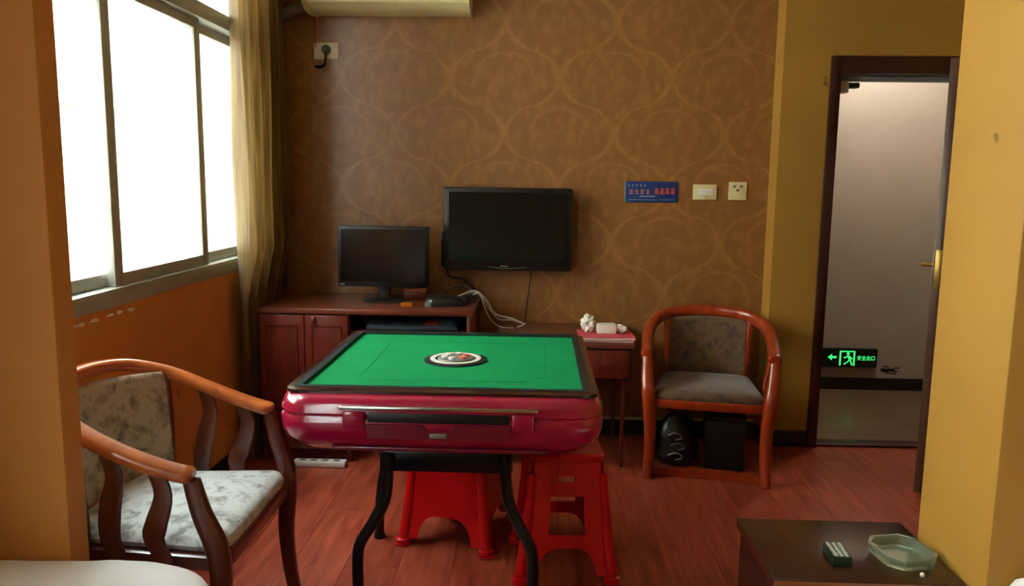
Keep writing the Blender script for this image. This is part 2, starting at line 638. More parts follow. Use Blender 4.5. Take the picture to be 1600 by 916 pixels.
# the partition: a thin stub at the left, a thick pillar at the right
o = MB().b2(XW, -1.052, 1.665, 1.74, 0, CE, 0.006).build('wall_partition', M['orange'], None, 35)
struct(o, 'brown-yellow wall stub in front of the window at the left')
o = MB().b2(1.02, XR + 0.1, 1.705, 2.03, 0, CE, 0.008).build('wall_pillar', M['yellow'], None, 35)
struct(o, 'yellow wall end at the right, bright on its window side')
b = MB()
struct(MB().b2(-1.04, 1.02, 1.69, 1.85, 2.36, CE).build('wall_beam', M['yellow'], None, 0), 'beam over the opening between the two halves of the room')

# baseboards
b = MB().b2(XW + 0.001, 1.199, BY - 0.012, BY - 0.0005, 0.0, 0.085)
struct(b.build('baseboard_back', M['base'], None, 0), 'dark baseboard under the wallpaper')
struct(MB().b2(XW + 0.001, 1.199, BY - 0.014, BY - 0.0005, 0.0855, 0.098).build('trim_2', M['cream_line'], None, 0), 'thin cream line above the dark baseboard')
struct(MB().b2(1.188, 1.199, DY - 0.012, BY - 0.015, 0, 0.085).b2(1.2, 1.428, DY - 0.012, DY - 0.0005, 0, 0.085).build('baseboard_door', M['base'], None, 0), 'dark baseboard by the doorway')
struct(MB().b2(XW + 0.0005, XW + 0.012, 1.745, BY - 0.02, 0, 0.085).build('baseboard_left', M['base'], None, 0), 'dark baseboard under the window')
struct(MB().b2(XR - 0.012, XR - 0.0005, 2.04, DY - 0.001, 0, 0.085).build('baseboard_right', M['base'], None, 0), 'dark baseboard at the right')

# corridor beyond the door
CY = 5.28
struct(MB().b2(0.2, 2.65, DY + 0.095, CY + 0.1, -0.12, 0.004).build('floor_corridor', M['corfloor'], None, 0), 'dull brown corridor floor')
struct(MB().b2(0.2, 2.65, CY, CY + 0.1, 0.005, CE).build('wall_corridor', M['corridor'], None, 0), 'grey corridor wall beyond the doorway')
struct(MB().b2(0.2, 2.65, CY - 0.012, CY - 0.0005, 0.005, 0.085).build('baseboard_corridor', M['base'], None, 0), 'dark corridor baseboard')
struct(MB().b2(0.1, 0.2, BY + 0.12, CY + 0.1, -0.1, CE).b2(2.65, 2.75, BY - 0.1, CY + 0.1, -0.1, CE).build('wall_corridor_end', M['corridor'], None, 0), 'grey corridor end walls')
struct(MB().b2(0.1, 2.75, BY + 0.2, CY + 0.1, CE, CE + 0.1).build('ceiling_corridor', M['white'], None, 0), 'corridor ceiling')
lp = thing('ceiling_lamp', 'round ceiling lamp of the corridor', 'lamp', (2.1, 4.75, CE))
MB().lathe([(0.14, -0.001), (0.15, -0.02), (0.14, -0.035)], (0, 0, 0), 24).build('base', M['whitep'], lp)
MB().lathe([(0.13, -0.036), (0.12, -0.06), (0.06, -0.085), (0.01, -0.09)], (0, 0, 0), 24).build('lamp_shade', M['lamp'], lp)
ld = bpy.data.lights.new('corridor_bulb', 'POINT')
ld.energy = 24
ld.color = (1, 0.93, 0.84)
ld.shadow_soft_size = 0.1
lo = bpy.data.objects.new('corridor_bulb', ld)
C.objects.link(lo)
lo.parent = lp
lo.location = (0, 0, -0.2)

# ------------------------------------------------------------------ door
door = struct(thing('door_1', 'open doorway with dark wooden frame at the right', None, (0, 0, 0)))
b = MB()
b.b2(1.432, DX0, DY - 0.018, DY + 0.13, 0, DZ + 0.085, 0.006)
b.build('door_jamb', M['frame'], door)
MB().b2(DX1, DX1 + 0.05, DY - 0.018, DY + 0.13, 0, DZ + 0.085, 0.006).build('door_jamb', M['frame'], door)
MB().b2(DX0 + 0.0005, DX1 - 0.0005, DY - 0.018, DY + 0.13, DZ, DZ + 0.085, 0.006).build('door_lintel', M['frame'], door)
MB().b2(DX0 + 0.0005, DX0 + 0.014, DY + 0.05, DY + 0.128, 0.006, DZ - 0.001, 0.003).build('door_stop', M['whitep'], door)
MB().b2(DX0 + 0.015, DX1 - 0.001, DY + 0.05, DY + 0.128, DZ - 0.022, DZ - 0.001, 0.003).build('door_stop', M['greyp'], door)
MB().b2(DX0 + 0.001, DX1 - 0.001, DY - 0.0, DY + 0.094, 0.0005, 0.012, 0.003).build('threshold', M['frame'], door)
hp = Vector((DX1 - 0.01, DY - 0.03, 0))
ang = math.atan2(-0.611, -0.381)
leaf = MB().b2(0.0, 0.72, -0.02, 0.02, 0.012, 1.9, 0.003).build('door_leaf', M['leaf'], door, 35, hp, (0, 0, ang))
MB().b2(0.645, 0.69, -0.0235, -0.0205, 0.87, 1.14, 0.001).build('lock_plate', M['brass'], leaf)
hb = MB()
hb.tube([(0.668, -0.0236, 1.03), (0.668, -0.06, 1.03)], 0.009, 10)
hb.tube(cr([(0.668, -0.058, 1.03), (0.655, -0.066, 1.03), (0.60, -0.066, 1.028), (0.56, -0.06, 1.022)], 4), [0.009] * 13, 10)
hb.build('door_handle', M['brass'], leaf)
MB().b2(0.7205, 0.723, -0.012, 0.012, 0.93, 1.1, 0.0008).build('strike_plate', M['brass'], leaf)
dc = thing('door_closer', 'small white and black latch under the lintel at the left', 'door closer', (DX0 + 0.08, DY + 0.09, DZ - 0.023))
MB().b2(-0.055, -0.012, -0.03, 0.03, -0.06, -0.0005, 0.004).build('bracket', M['whitep'], dc)
MB().b2(-0.011, 0.045, -0.025, 0.025, -0.035, -0.008, 0.006).build('arm', M['black'], dc)

# scuffs on the corridor wall
b = MB()
for k in range(16):
    cx, cz = 2.36 + random.gauss(0, 0.045), 0.135 + random.gauss(0, 0.016)
    b.b2(cx - 0.02, cx + 0.02, CY - 0.0012, CY - 0.0003, cz - 0.004, cz + 0.004)
struct(b.build('trim_3', M['base'], None, 0), 'dark scuff marks low on the corridor wall')

# ------------------------------------------------------------------ exit sign (on the corridor wall)
es = thing('exit_sign', 'black emergency exit sign with glowing green arrow and running figure', 'sign', (2.095, CY - 0.001, 0.225))
MB().b2(-0.185, 0.185, -0.03, 0, -0.065, 0.065, 0.006).build('housing', M['black'], es)
MB().b2(-0.178, 0.178, -0.0325, -0.0302, -0.058, 0.058).build('face', M['green_d'], es, 0)
# arrow
b = MB()
b.prism([(-0.145, 0.006), (-0.118, 0.028), (-0.118, 0.013), (-0.088, 0.013), (-0.088, -0.001), (-0.118, -0.001), (-0.118, -0.016)], 'y', -0.0345, -0.0326)
b.build('arrow', M['green_e'], es, 0)
# running figure in a doorway
b = MB()
f0, f1 = -0.0345, -0.0326
b.b2(-0.068, -0.058, f0, f1, -0.05, 0.05).b2(0.024, 0.034, f0, f1, -0.05, 0.05).b2(-0.058, 0.024, f0, f1, 0.042, 0.05)
b.build('doorway', M['green_e'], es, 0)
b = MB()
b.prism([(-0.012 + 0.010 * math.cos(a * PI / 5), 0.030 + 0.010 * math.sin(a * PI / 5)) for a in range(10)], 'y', f0, f1)
for pts in ([(-0.016, 0.018), (0.0, 0.016), (0.008, -0.012), (-0.006, -0.014)],
            [(-0.016, 0.018), (-0.012, 0.010), (-0.032, -0.002), (-0.042, 0.006), (-0.04, 0.011), (-0.032, 0.006)],
            [(0.0, 0.015), (0.014, 0.004), (0.02, -0.006), (0.014, -0.008), (0.007, 0.0), (-0.002, 0.004)],
            [(-0.006, -0.013), (0.003, -0.013), (-0.012, -0.028), (-0.034, -0.044), (-0.04, -0.038), (-0.02, -0.026)],
            [(0.0, -0.012), (0.008, -0.012), (0.014, -0.028), (0.020, -0.046), (0.012, -0.048), (0.006, -0.030)]):
    b.prism(pts, 'y', f0 - 0.0001 * len(pts), f1)
b.build('running_figure', M['green_e'], es, 0)


def text_part(txt, size, name, mat, parent, loc, depth=0.001, width=None):
    cu = bpy.data.curves.new(name, 'FONT')
    cu.body = txt
    cu.size = size
    cu.align_x = 'CENTER'
    cu.align_y = 'CENTER'
    cu.extrude = depth
    cu.resolution_u = 2
    t = bpy.data.objects.new(name + '_tmp', cu)
    C.objects.link(t)
    bpy.context.view_layer.update()
    me = bpy.data.meshes.new_from_object(t.evaluated_get(bpy.context.evaluated_depsgraph_get()))
    bpy.data.objects.remove(t)
    if width and len(me.vertices):
        xs = [v.co.x for v in me.vertices]
        k = width / (max(xs) - min(xs))
        for v in me.vertices:
            v.co.x *= k
    me.materials.clear()
    me.materials.append(mat)
    o = bpy.data.objects.new(name, me)
    C.objects.link(o)
    o.parent = parent
    o.location = loc
    o.rotation_euler = (PI / 2, 0, 0)
    return o


text_part('\u5b89\u5168\u51fa\u53e3', 0.034, 'lettering', M['green_e'], es, (0.108, -0.034, 0.0), 0.001, 0.115)

# ------------------------------------------------------------------ window_1
win = struct(thing('window_1', 'aluminium sliding window over a grey frame, white daylight outside', None, (0, 0, 0)))
y0, y1, z0, z1 = W1
fx0, fx1 = XW - 0.085, XW + 0.008
ZT = 2.06
MB().b2(fx0, fx1, y0, y1, z0, z0 + 0.062, 0.004).build('window_frame', M['alu'], win)
MB().b2(fx0, fx1, y0, y1, z1 - 0.05, z1, 0.004).build('window_frame', M['alu'], win)
MB().b2(fx0, fx1, y0, y0 + 0.05, z0 + 0.0625, z1 - 0.0505, 0.004).build('window_frame', M['alu'], win)
MB().b2(fx0, fx1, y1 - 0.045, y1, z0 + 0.0625, z1 - 0.0505, 0.004).build('window_frame', M['alu'], win)
MB().b2(fx0, fx1 + 0.012, y0 + 0.0505, y1 - 0.0455, ZT - 0.03, ZT + 0.035, 0.004).build('transom_bar', M['alu'], win)


def sash(ya, yb, xc, za, zb):
    s = MB()
    t = 0.015
    w = 0.055
    s.b2(xc - t, xc + t, ya, ya + w, za, zb, 0.003).b2(xc - t, xc + t, yb - w, yb, za, zb, 0.003)
    s.b2(xc - t, xc + t, ya + w, yb - w, za, za + 0.045, 0.003).b2(xc - t, xc + t, ya + w, yb - w, zb - 0.04, zb, 0.003)
    o = s.build('sash', M['alu'], win)
    MB().b2(xc - 0.003, xc + 0.003, ya + w - 0.004, yb - w + 0.004, za + 0.041, zb - 0.036).build('pane', M['glass'], o, 0)
    return o


zs0, zs1 = z0 + 0.063, ZT - 0.031
sash(y0 + 0.051, 2.765, XW - 0.058, zs0, zs1)
sash(2.645, 3.42, XW - 0.022, zs0, zs1)
sash(3.39, y1 - 0.046, XW - 0.058, zs0, zs1)
MB().b2(XW - 0.043, XW - 0.037, y0 + 0.0505, y1 - 0.0455, ZT + 0.0355, z1 - 0.0505).build('pane', M['glass'], win, 0)
m = MB()
m.b2(XW - 0.25, fx0 - 0.001, y0 + 0.001, y1 - 0.001, z0 + 0.0005, z0 + 0.012).b2(XW - 0.25, fx0 - 0.001, y1 - 0.012, y1 - 0.001, z0 + 0.0125, z1 - 0.001)
m.b2(XW - 0.25, fx0 - 0.001, y0 + 0.001, y0 + 0.012, z0 + 0.0125, z1 - 0.001)
m.build('sill', M['concrete'], win, 0)

win2 = struct(thing('window_2', 'window behind the camera beside the bed', None, (0, 0, 0)))
y0, y1, z0, z1 = W2
for bx in ((y0, y1, z0, z0 + 0.05), (y0, y1, z1 - 0.05, z1), (y0, y0 + 0.05, z0 + 0.0505, z1 - 0.0505), (y1 - 0.05, y1, z0 + 0.0505, z1 - 0.0505), (-0.13, -0.07, z0 + 0.0505, z1 - 0.0505)):
    MB().b2(XW - 0.08, XW + 0.005, *bx, 0.004).build('window_frame', M['alu'], win2)
MB().b2(XW - 0.043, XW - 0.037, y0 + 0.0505, -0.1305, z0 + 0.0505, z1 - 0.0505).build('pane', M['glass'], win2, 0)
MB().b2(XW - 0.043, XW - 0.037, -0.0695, y1 - 0.0505, z0 + 0.0505, z1 - 0.0505).build('pane', M['glass'], win2, 0)

# house front added opposite to block low sky; its height and grey shape daylight
hf = struct(thing('wall_sky_blocker', 'added house front outside the window that blocks the low sky', None, (-7.0, 3.0, -3.5)))
MB().b2(-0.3, 0.0, -12, 14, 0.0, FACADE_TOP + 3.5).build('wall', M['facade'], hf, 0)
MB().b2(0.0005, 0.35, -12, 14, 5.9, 6.05).build('balcony_slab', M['facade'], hf, 0)
for k in range(3):
    MB().b2(0.30, 0.34, -12, 14, 6.30 + 0.28 * k, 6.33 + 0.28 * k).build('balcony_rail', M['alu'], hf, 0)
MB().b2(-6.5, 5.45, -12, 14, -0.1, 0.0).build('lane', M['facade'], hf, 0)

# ================================================================== MAHJONG TABLE
TX, TY = -0.272, 2.628
mt = thing('mahjong_table', 'maroon automatic mahjong table with green felt top and black legs', 'table', (TX, TY, 0))
HX, HY = 0.468, 0.492
rings = []
for z, d, r in ((0.585, 0.085, 0.06), (0.597, 0.055, 0.07), (0.625, 0.022, 0.08), (0.628, 0.02, 0.08), (0.64, 0.008, 0.085), (0.668, 0.0, 0.09), (0.70, 0.0, 0.09),
                (0.705, 0.004, 0.09), (0.712, 0.004, 0.09), (0.716, 0.0, 0.09), (0.735, 0.003, 0.09), (0.752, 0.011, 0.085), (0.763, 0.026, 0.08)):
    rings.append([(x, y, z) for x, y in rrect(HX - d, HY - d, r, 4)])
MB().loft(rings).build('body', M['maroon'], mt, 50)


def ringframe(o_hx, o_hy, o_r, i_hx, i_hy, i_r, za, zb, zi=None):
    zi = zb if zi is None else zi
    m = MB()
    po, pi = rrect(o_hx, o_hy, o_r, 4), rrect(i_hx, i_hy, i_r, 4)
    rr = [[(x, y, za) for x, y in po], [(x, y, zb) for x, y in po], [(x, y, zi) for x, y in pi], [(x, y, za) for x, y in pi]]
    rr.append(rr[0])
    m.loft(rr, False, False)
    return m


ringframe(0.452, 0.452, 0.05, 0.430, 0.430, 0.02, 0.7635, 0.772, 0.776).build('top_frame', M['rimbrown'], mt, 30)
ringframe(0.4295, 0.4295, 0.02, 0.408, 0.406, 0.008, 0.7635, 0.7775, 0.7775).build('rim', M['rubber'], mt, 30)
MB().b2(-0.4075, 0.4075, -0.4055, 0.4055, 0.7636, 0.768).build('felt', M['felt'], mt, 0)
for sx, sy in ((1, 0), (-1, 0), (0, 1), (0, -1)):
    if sx:
        m = MB().b2(sx * 0.285 - 0.016, sx * 0.285 + 0.016, -0.24, 0.24, 0.7681, 0.7690, 0.0004, 1)
    else:
        m = MB().b2(-0.24, 0.24, sy * 0.285 - 0.016, sy * 0.285 + 0.016, 0.7681, 0.7690, 0.0004, 1)
    m.build('tile_lift_cover', M['felt'], mt, 30)
# centre console
cc = MB().lathe([(0.106, 0.7681), (0.106, 0.772), (0.098, 0.774), (0.001, 0.774)], (0, -0.02, 0), 40).build('dice_console', M['rubber'], mt)
m = MB()
ri = [(0.086 * math.cos(2 * PI * k / 40), 0.086 * math.sin(2 * PI * k / 40)) for k in range(40)]
rj = [(0.070 * math.cos(2 * PI * k / 40), 0.070 * math.sin(2 * PI * k / 40)) for k in range(40)]
rr = [[(x, y - 0.02, 0.7742) for x, y in ri], [(x, y - 0.02, 0.7765) for x, y in ri], [(x, y - 0.02, 0.7765) for x, y in rj], [(x, y - 0.02, 0.7742) for x, y in rj]]
rr.append(rr[0])
m.loft(rr, False, False).build('white_ring', M['whitep'], cc, 30)
MB().lathe([(0.062, 0.7742), (0.060, 0.779), (0.03, 0.784), (0.001, 0.785)], (0, -0.02, 0), 32).build('dice_dome', M['greyp'], cc)
for k in range(6):
    a = k * PI / 3 + 0.3
    MB().lathe([(0.012, 0.781), (0.011, 0.7865), (0.002, 0.7875)], (0.036 * math.cos(a), -0.02 + 0.036 * math.sin(a), 0), 12).build(
        'button', M['print_red'] if k in (0, 5) else M['whitep'], cc)
# front side fittings
FY = -HY
MB().box((0.0, FY - 0.004, 0.736), (0.56, 0.012, 0.011), 0.004).build('chrome_strip', M['chrome'], mt)
MB().box((0.0, FY - 0.001, 0.708), (0.40, 0.006, 0.028), 0.002).build('drawer_slot', M['black'], mt)
m = MB()
m.prism([(-0.20, 0.690), (-0.045, 0.690), (-0.03, 0.672), (0.03, 0.672), (0.045, 0.690), (0.20, 0.690), (0.20, 0.650), (-0.20, 0.650)], 'y', FY - 0.012, FY - 0.0005)
m.build('drawer_panel', M['maroon2'], mt, 30)
MB().box((0.002, FY - 0.013, 0.662), (0.05, 0.012, 0.012), 0.003).build('latch', M['greyp'], mt)
for s in (-1, 1):
    MB().box((s * 0.238, FY - 0.007, 0.702), (0.062, 0.014, 0.05), 0.006).build('coin_drawer', M['maroon'], mt)
MB().box((0, FY + 0.035, 0.606), (0.62, 0.018, 0.012), 0.003).build('lower_strip', M['maroon2'], mt)
# under frame and legs
m = MB()
m.b2(-0.20, 0.205, -0.33, -0.27, 0.488, 0.555, 0.006).b2(-0.20, 0.205, 0.27, 0.33, 0.488, 0.555, 0.006)
m.b2(-0.20, -0.15, -0.27, 0.27, 0.50, 0.545, 0.006).b2(0.155, 0.205, -0.27, 0.27, 0.50, 0.545, 0.006)
m.b2(-0.22, 0.22, -0.22, 0.22, 0.5455, 0.584, 0.006)
m.build('under_frame', M['blackm'], mt)


def s_leg(pts, name='leg'):
    p = cr(pts, 6)
    m = MB()
    m.sweep(p, [(0.018 * math.cos(2 * PI * i / 12), 0.018 * math.sin(2 * PI * i / 12)) for i in range(12)], Vector((0, 1, 0)))
    o = m.build(name, M['blackm'], mt)
    return o


fy = -0.335
s_leg([(-0.172, fy, 0.55), (-0.176, fy, 0.46), (-0.184, fy, 0.40), (-0.215, fy - 0.005, 0.335), (-0.258, fy - 0.01, 0.265), (-0.268, fy - 0.01, 0.21), (-0.268, fy - 0.01, 0.11), (-0.268, fy - 0.01, 0.012)])
s_leg([(0.182, fy, 0.55), (0.186, fy, 0.46), (0.196, fy, 0.40), (0.225, fy - 0.005, 0.335), (0.262, fy - 0.01, 0.265), (0.272, fy - 0.01, 0.21), (0.272, fy - 0.01, 0.11), (0.272, fy - 0.01, 0.012)])
fy = 0.30
s_leg([(-0.172, fy, 0.55), (-0.21, fy, 0.46), (-0.265, fy - 0.02, 0.38), (-0.30, fy - 0.04, 0.28), (-0.318, fy - 0.05, 0.15), (-0.322, fy - 0.05, 0.012)])
s_leg([(0.182, fy, 0.55), (0.20, fy, 0.46), (0.225, fy, 0.38), (0.265, fy, 0.28), (0.275, fy, 0.15), (0.275, fy, 0.012)])
for x, y in ((-0.268, -0.345), (0.272, -0.345), (-0.322, 0.25), (0.275, 0.30)):
    MB().lathe([(0.022, 0.0005), (0.022, 0.011), (0.019, 0.02)], (x, y, 0), 14).build('foot_cap', M['black'], mt)


# ================================================================== PLASTIC STOOLS
def stool(loc, rz, label, Hs=0.45, hb=0.165, ht=0.125, window=True):
    t = thing('plastic_stool', label, 'stool', loc, rz, None)
    n = 5
    m = MB()
    po = rrect(ht + 0.004, ht + 0.004, 0.035, n)
    pi = rrect(ht - 0.004, ht - 0.004, 0.030, n)
    m.loft([[(x, y, Hs - 0.028) for x, y in po], [(x, y, Hs - 0.008) for x, y in po], [(x, y, Hs) for x, y in pi],
            [(x * 0.15, y * 0.15, Hs - 0.002) for x, y in pi], [(x * 0.15, y * 0.15, Hs - 0.012) for x, y in pi],
            [(x * 0.97, y * 0.97, Hs - 0.014) for x, y in pi]], True, True)
    m.build('seat', M['redp'], t, 40)
    # four panels with holes
    us = sorted(set([round(q, 3) for h in (0.0, 0.1, 0.18, 0.26, 0.36, 0.46, 0.54, 0.60, 0.64, 0.67, 0.68, 0.8, 0.9, 1.0) for q in (h, -h)]))
    arch = lambda u: 0.0 if abs(u) >= 0.679 else 0.24 * (max(0.0, 1 - (abs(u) / 0.68) ** 4)) ** 0.5
    bands = [(arch, 0.36, 3, 0.0), (0.36, 0.70, 4, 0.46 if window else 0.0), (0.70, 0.83, 2, 0.0), (0.83, 0.88, 1, 0.26), (0.88, 1.0, 2, 0.0)]
    for k in range(4):
        rot = Matrix.Rotation(k * PI / 2, 3, 'Z')
        m = MB()
        bm = m.bm

        def vert(u, v):
            h = hb + (ht - hb) * (max(v, 0.0) ** 0.8)
            return bm.verts.new(rot @ Vector((u * (h - 0.012), -h, 0.03 + v * (Hs - 0.03 - 0.03))))
        for lo_, hi_, rows, umin in bands:
            for ua, ub in zip(us[:-1], us[1:]):
                if max(abs(ua), abs(ub)) <= umin + 1e-6:
                    continue
                la, lb = (lo_(ua), lo_(ub)) if callable(lo_) else (lo_, lo_)
                for r in range(rows):
                    t0, t1 = r / rows, (r + 1) / rows
                    bm.faces.new((vert(ua, la + (hi_ - la) * t0), vert(ub, lb + (hi_ - lb) * t0), vert(ub, lb + (hi_ - lb) * t1), vert(ua, la + (hi_ - la) * t1)))
        bmesh.ops.remove_doubles(bm, verts=list(bm.verts), dist=1e-5)
        bmesh.ops.solidify(bm, geom=list(bm.faces), thickness=0.004)
        m.build('side_panel', M['redp'], t, 40)
    # corner legs with ribbed feet
    for sx in (-1, 1):
        for sy in (-1, 1):
            m = MB()
            pts, rad = [], []
            for v in (0.0, 0.2, 0.45, 0.7, 0.9):
                h = hb + (ht - hb) * (v ** 0.8) - 0.008
                pts.append((sx * h, sy * h, 0.031 + v * (Hs - 0.06)))
                rad.append(0.0215 - 0.005 * v)
            m.tube(pts, rad, 12)
            m.build('leg', M['redp'], t, 40)
            h = hb - 0.006
            MB().lathe([(0.024, 0.0005), (0.030, 0.003), (0.030, 0.010), (0.024, 0.012), (0.024, 0.015), (0.029, 0.018), (0.029, 0.026), (0.022, 0.0305)],
                       (sx * h, sy * h, 0), 16).build('ribbed_foot', M['redp'], t, 40)
    return t


stool((0.105, 2.72, 0), math.radians(4), 'red plastic stool under the right corner of the mahjong table')
stool((-0.29, 2.945, 0), math.radians(-15), 'red plastic stool standing aslant between the mahjong table legs', 0.45, 0.172, 0.135, False)


# ================================================================== ARMCHAIRS
def armchair(label, loc, rz, kz, wood_m, rail_m, cloth, bw, by, lw=1.15, rt=1.1, back_m=None):
    t = thing('armchair', label, 'chair', loc, rz)
    seat = 0.455
    Z = lambda z: z * kz
    # bent top rail
    half = [(0.287, -0.20, 0.645), (0.292, -0.12, 0.665), (0.292, 0.0, 0.71), (0.272, 0.115, 0.762), (0.205, 0.205, 0.80), (0.105, 0.248, 0.815)]
    pts = half + [(0, 0.26, 0.818)] + [(-x, y, z) for x, y, z in reversed(half)]
    p = [(x, y, Z(z)) for x, y, z in cr(pts, 5)]
    n = len(p)
    sc = []
    for i in range(n):
        e = min(i, n - 1 - i) / (n / 2)
        w = 1.0 - 0.25 * e
        if min(i, n - 1 - i) == 0:
            w *= 0.7
        sc.append((w, rt * (1.0 if w > 0.72 else 0.8)))
    prof = [(0.031 * math.copysign(abs(math.cos(a)) ** 0.7, math.cos(a)), 0.017 * math.copysign(abs(math.sin(a)) ** 0.8, math.sin(a))) for a in [2 * PI * i / 14 for i in range(14)]]
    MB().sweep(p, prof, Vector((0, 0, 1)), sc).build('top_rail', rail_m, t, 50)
    # front legs rise as S curves to the arm ends
    pr = lambda w, d: [(w * math.copysign(abs(math.cos(a)) ** 0.6, math.cos(a)), d * math.copysign(abs(math.sin(a)) ** 0.6, math.sin(a))) for a in [2 * PI * i / 12 for i in range(12)]]
    for s in (-1, 1):
        path = cr([(s * 0.268, -0.275, 0.0), (s * 0.262, -0.255, 0.12), (s * 0.262, -0.245, 0.26), (s * 0.268, -0.252, 0.38), (s * 0.276, -0.245, 0.46),
                   (s * 0.284, -0.215, 0.55), (s * 0.287, -0.195, 0.634)], 5)
        k = [0.75 + 0.35 * min(1, i / 15) if i < 20 else 1.1 - 0.3 * (i - 20) / max(1, len(path) - 21) for i in range(len(path))]
        MB().sweep([(a, b, Z(c)) for a, b, c in path], pr(0.019, 0.021), Vector((0, 1, 0)), [(q * lw, q * lw) for q in k]).build('front_leg', wood_m, t, 50)
        # rear leg and back post
        path = cr([(s * (bw - 0.01), by + 0.09, 0.0), (s * (bw - 0.025), by + 0.03, 0.2), (s * (bw - 0.022), by + 0.005, 0.40), (s * (bw - 0.006), by, 0.6), (s * bw, by + 0.012, 0.765 if bw > 0.23 else 0.79)], 5)
        MB().sweep([(a, b, Z(c)) for a, b, c in path], pr(0.016, 0.02), Vector((0, 1, 0))).build('rear_leg', wood_m, t, 50)
        # side slats, vase shaped
        for y0, zt, bow in ((0.005, 0.705, -0.02), (-0.112, 0.665, -0.026)):
            path = cr([(s * 0.288, y0 + 0.012, zt), (s * 0.287, y0 + bow * 0.4, zt - 0.07), (s * 0.283, y0 - bow * 0.5, zt - 0.15), (s * 0.272, y0 - bow, 0.47), (s * 0.262, y0, 0.40)], 5)
            m = len(path)
            kk = [(1, 1.0 + 0.6 * math.sin(PI * (i / (m - 1)) ** 1.3)) for i in range(m)]
            MB().sweep([(a, b, Z(c)) for a, b, c in path], pr(0.007, 0.018), Vector((0, 1, 0)), kk).build('slat', wood_m, t, 50)
    # seat frame (rounded trapezoid) and cushion
    def trap(f, z, inset):
        o = []
        for x, y in rrect(0.5, 0.5, 0.11, 5):
            yy = y * 0.46 * f - 0.03
            w = 0.54 - 0.09 * (y + 0.5)
            yy -= 0.02 * math.cos(x * PI) * (1 if y < 0 else 0)
            o.append((x * (w - 2 * inset) * f, yy, Z(z)))
        return o
    MB().loft([trap(0.98, seat - 0.075, 0.006), trap(1.0, seat - 0.068, 0), trap(1.0, seat - 0.035, 0), trap(0.98, seat - 0.03, 0.004)]).build('seat_frame', wood_m, t, 40)
    MB().loft([trap(0.955, seat - 0.0295, 0.012), trap(0.975, seat - 0.012, 0.006), trap(0.95, seat + 0.006, 0.012), trap(0.8, seat + 0.018, 0.02), trap(0.45, seat + 0.025, 0.02), trap(0.05, seat + 0.026, 0)]).build('seat_cushion', cloth, t, 60)
    # curved upholstered back
    rings = []
    for i in range(13):
        u = -1 + 2 * i / 12
        x = (bw - 0.02) * u
        yb = 0.24 - (0.235 - by) * u * u
        ring = []
        top = 0.786 - 0.012 * u * u
        bot = 0.445
        prof = []
        for k in range(16):
            a = 2 * PI * k / 16
            ca, sa = math.cos(a), math.sin(a)
            th = 0.017 * (1.0 - 0.35 * u ** 4)
            zc = (top + bot) / 2 + (top - bot) / 2 * math.copysign(abs(sa) ** 0.35, sa)
            lean = 0.02 * ((top - zc) / (top - bot))
            ring.append((x, yb - lean - th * math.copysign(abs(ca) ** 0.6, ca), Z(zc)))
        rings.append(ring)
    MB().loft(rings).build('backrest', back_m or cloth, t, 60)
    MB().sweep([(s * (bw - 0.03), by + 0.01 + (0.2 - by) * (1 - s * s), Z(0.375)) for s in (-1, -0.5, 0, 0.5, 1)], pr(0.011, 0.022)).build('rear_rail', wood_m, t, 50)
    return t


armchair('brown wooden barrel armchair with grey cushion left of the mahjong table', (-1.035, 2.115, 0), PI / 2, 1.0, M['chairw'], M['rail'], M['cloth1'], 0.255, 0.12, back_m=M['cloth1_shaded'])
rc = armchair('reddish wooden barrel armchair with brown cushion against the back wall', (0.838, 3.80, 0), math.radians(-9.8), 0.885, M['chairr'], M['chairr'], M['cloth2'], 0.205, 0.19, 1.5, 1.7)
MB().sweep([(-0.255, -0.235, 0.022), (-0.1, -0.225, 0.022), (0.1, -0.225, 0.022), (0.255, -0.235, 0.022)], [(0.012, 0.02), (-0.012, 0.02), (-0.012, -0.02), (0.012, -0.02)]).build('foot_rail', M['chairr'], rc, 30)

# things under the right armchair
bag = thing('black_bag', 'shiny black plastic bag with pale marks under the reddish armchair', 'bag', (0.70, 3.80, 0))
m = MB()
rings = []
for k, (z, rx, ry) in enumerate(((0.001, 0.075, 0.06), (0.02, 0.10, 0.08), (0.08, 0.108, 0.085), (0.15, 0.10, 0.078), (0.20, 0.085, 0.06), (0.235, 0.05, 0.03), (0.25, 0.028, 0.018))):
    ring = []
    for i in range(28):
        a = 2 * PI * i / 28
        w = 1 + 0.10 * noise.noise(Vector((2.2 * math.cos(a), 2.2 * math.sin(a), z * 9)))
        ring.append((rx * w * math.cos(a), ry * w * math.sin(a), z))
    rings.append(ring)
m.loft(rings).build('body', M['bagp'], bag, 60)
m = MB()
for s in (-1, 1):
    m.tube(cr([(s * 0.02, 0, 0.249), (s * 0.05, 0.0, 0.27), (s * 0.03, 0.0, 0.29), (s * 0.008, 0, 0.255)], 5), 0.007, 7)
m.build('knot', M['bagp'], bag, 60)


def glyph(m, cx, cz, w, h, d0, d1, rnd, ax='y', n=3):
    """an illegible character: a few strokes inside a cell"""
    th = min(w, h) * (0.15 if n < 4 else 0.2)
    for k in range(n):
        z = cz - h / 2 + h * (k + 0.5) / n
        a, b = cx - w * rnd.uniform(0.3, 0.5), cx + w * rnd.uniform(0.3, 0.5)
        if ax == 'y':
            m.b2(a, b, d0, d1, z - th / 2, z + th / 2)
        else:
            m.b2(a, b, z - th / 2, z + th / 2, d0, d1)
    x = cx + w * rnd.uniform(-0.15, 0.15)
    if ax == 'y':
        m.b2(x - th / 2, x + th / 2, d0 - 0.0002, d1, cz - h / 2, cz + h / 2)
    else:
        m.b2(x - th / 2, x + th / 2, cz - h / 2, cz + h / 2, d0, d1 + 0.0002)


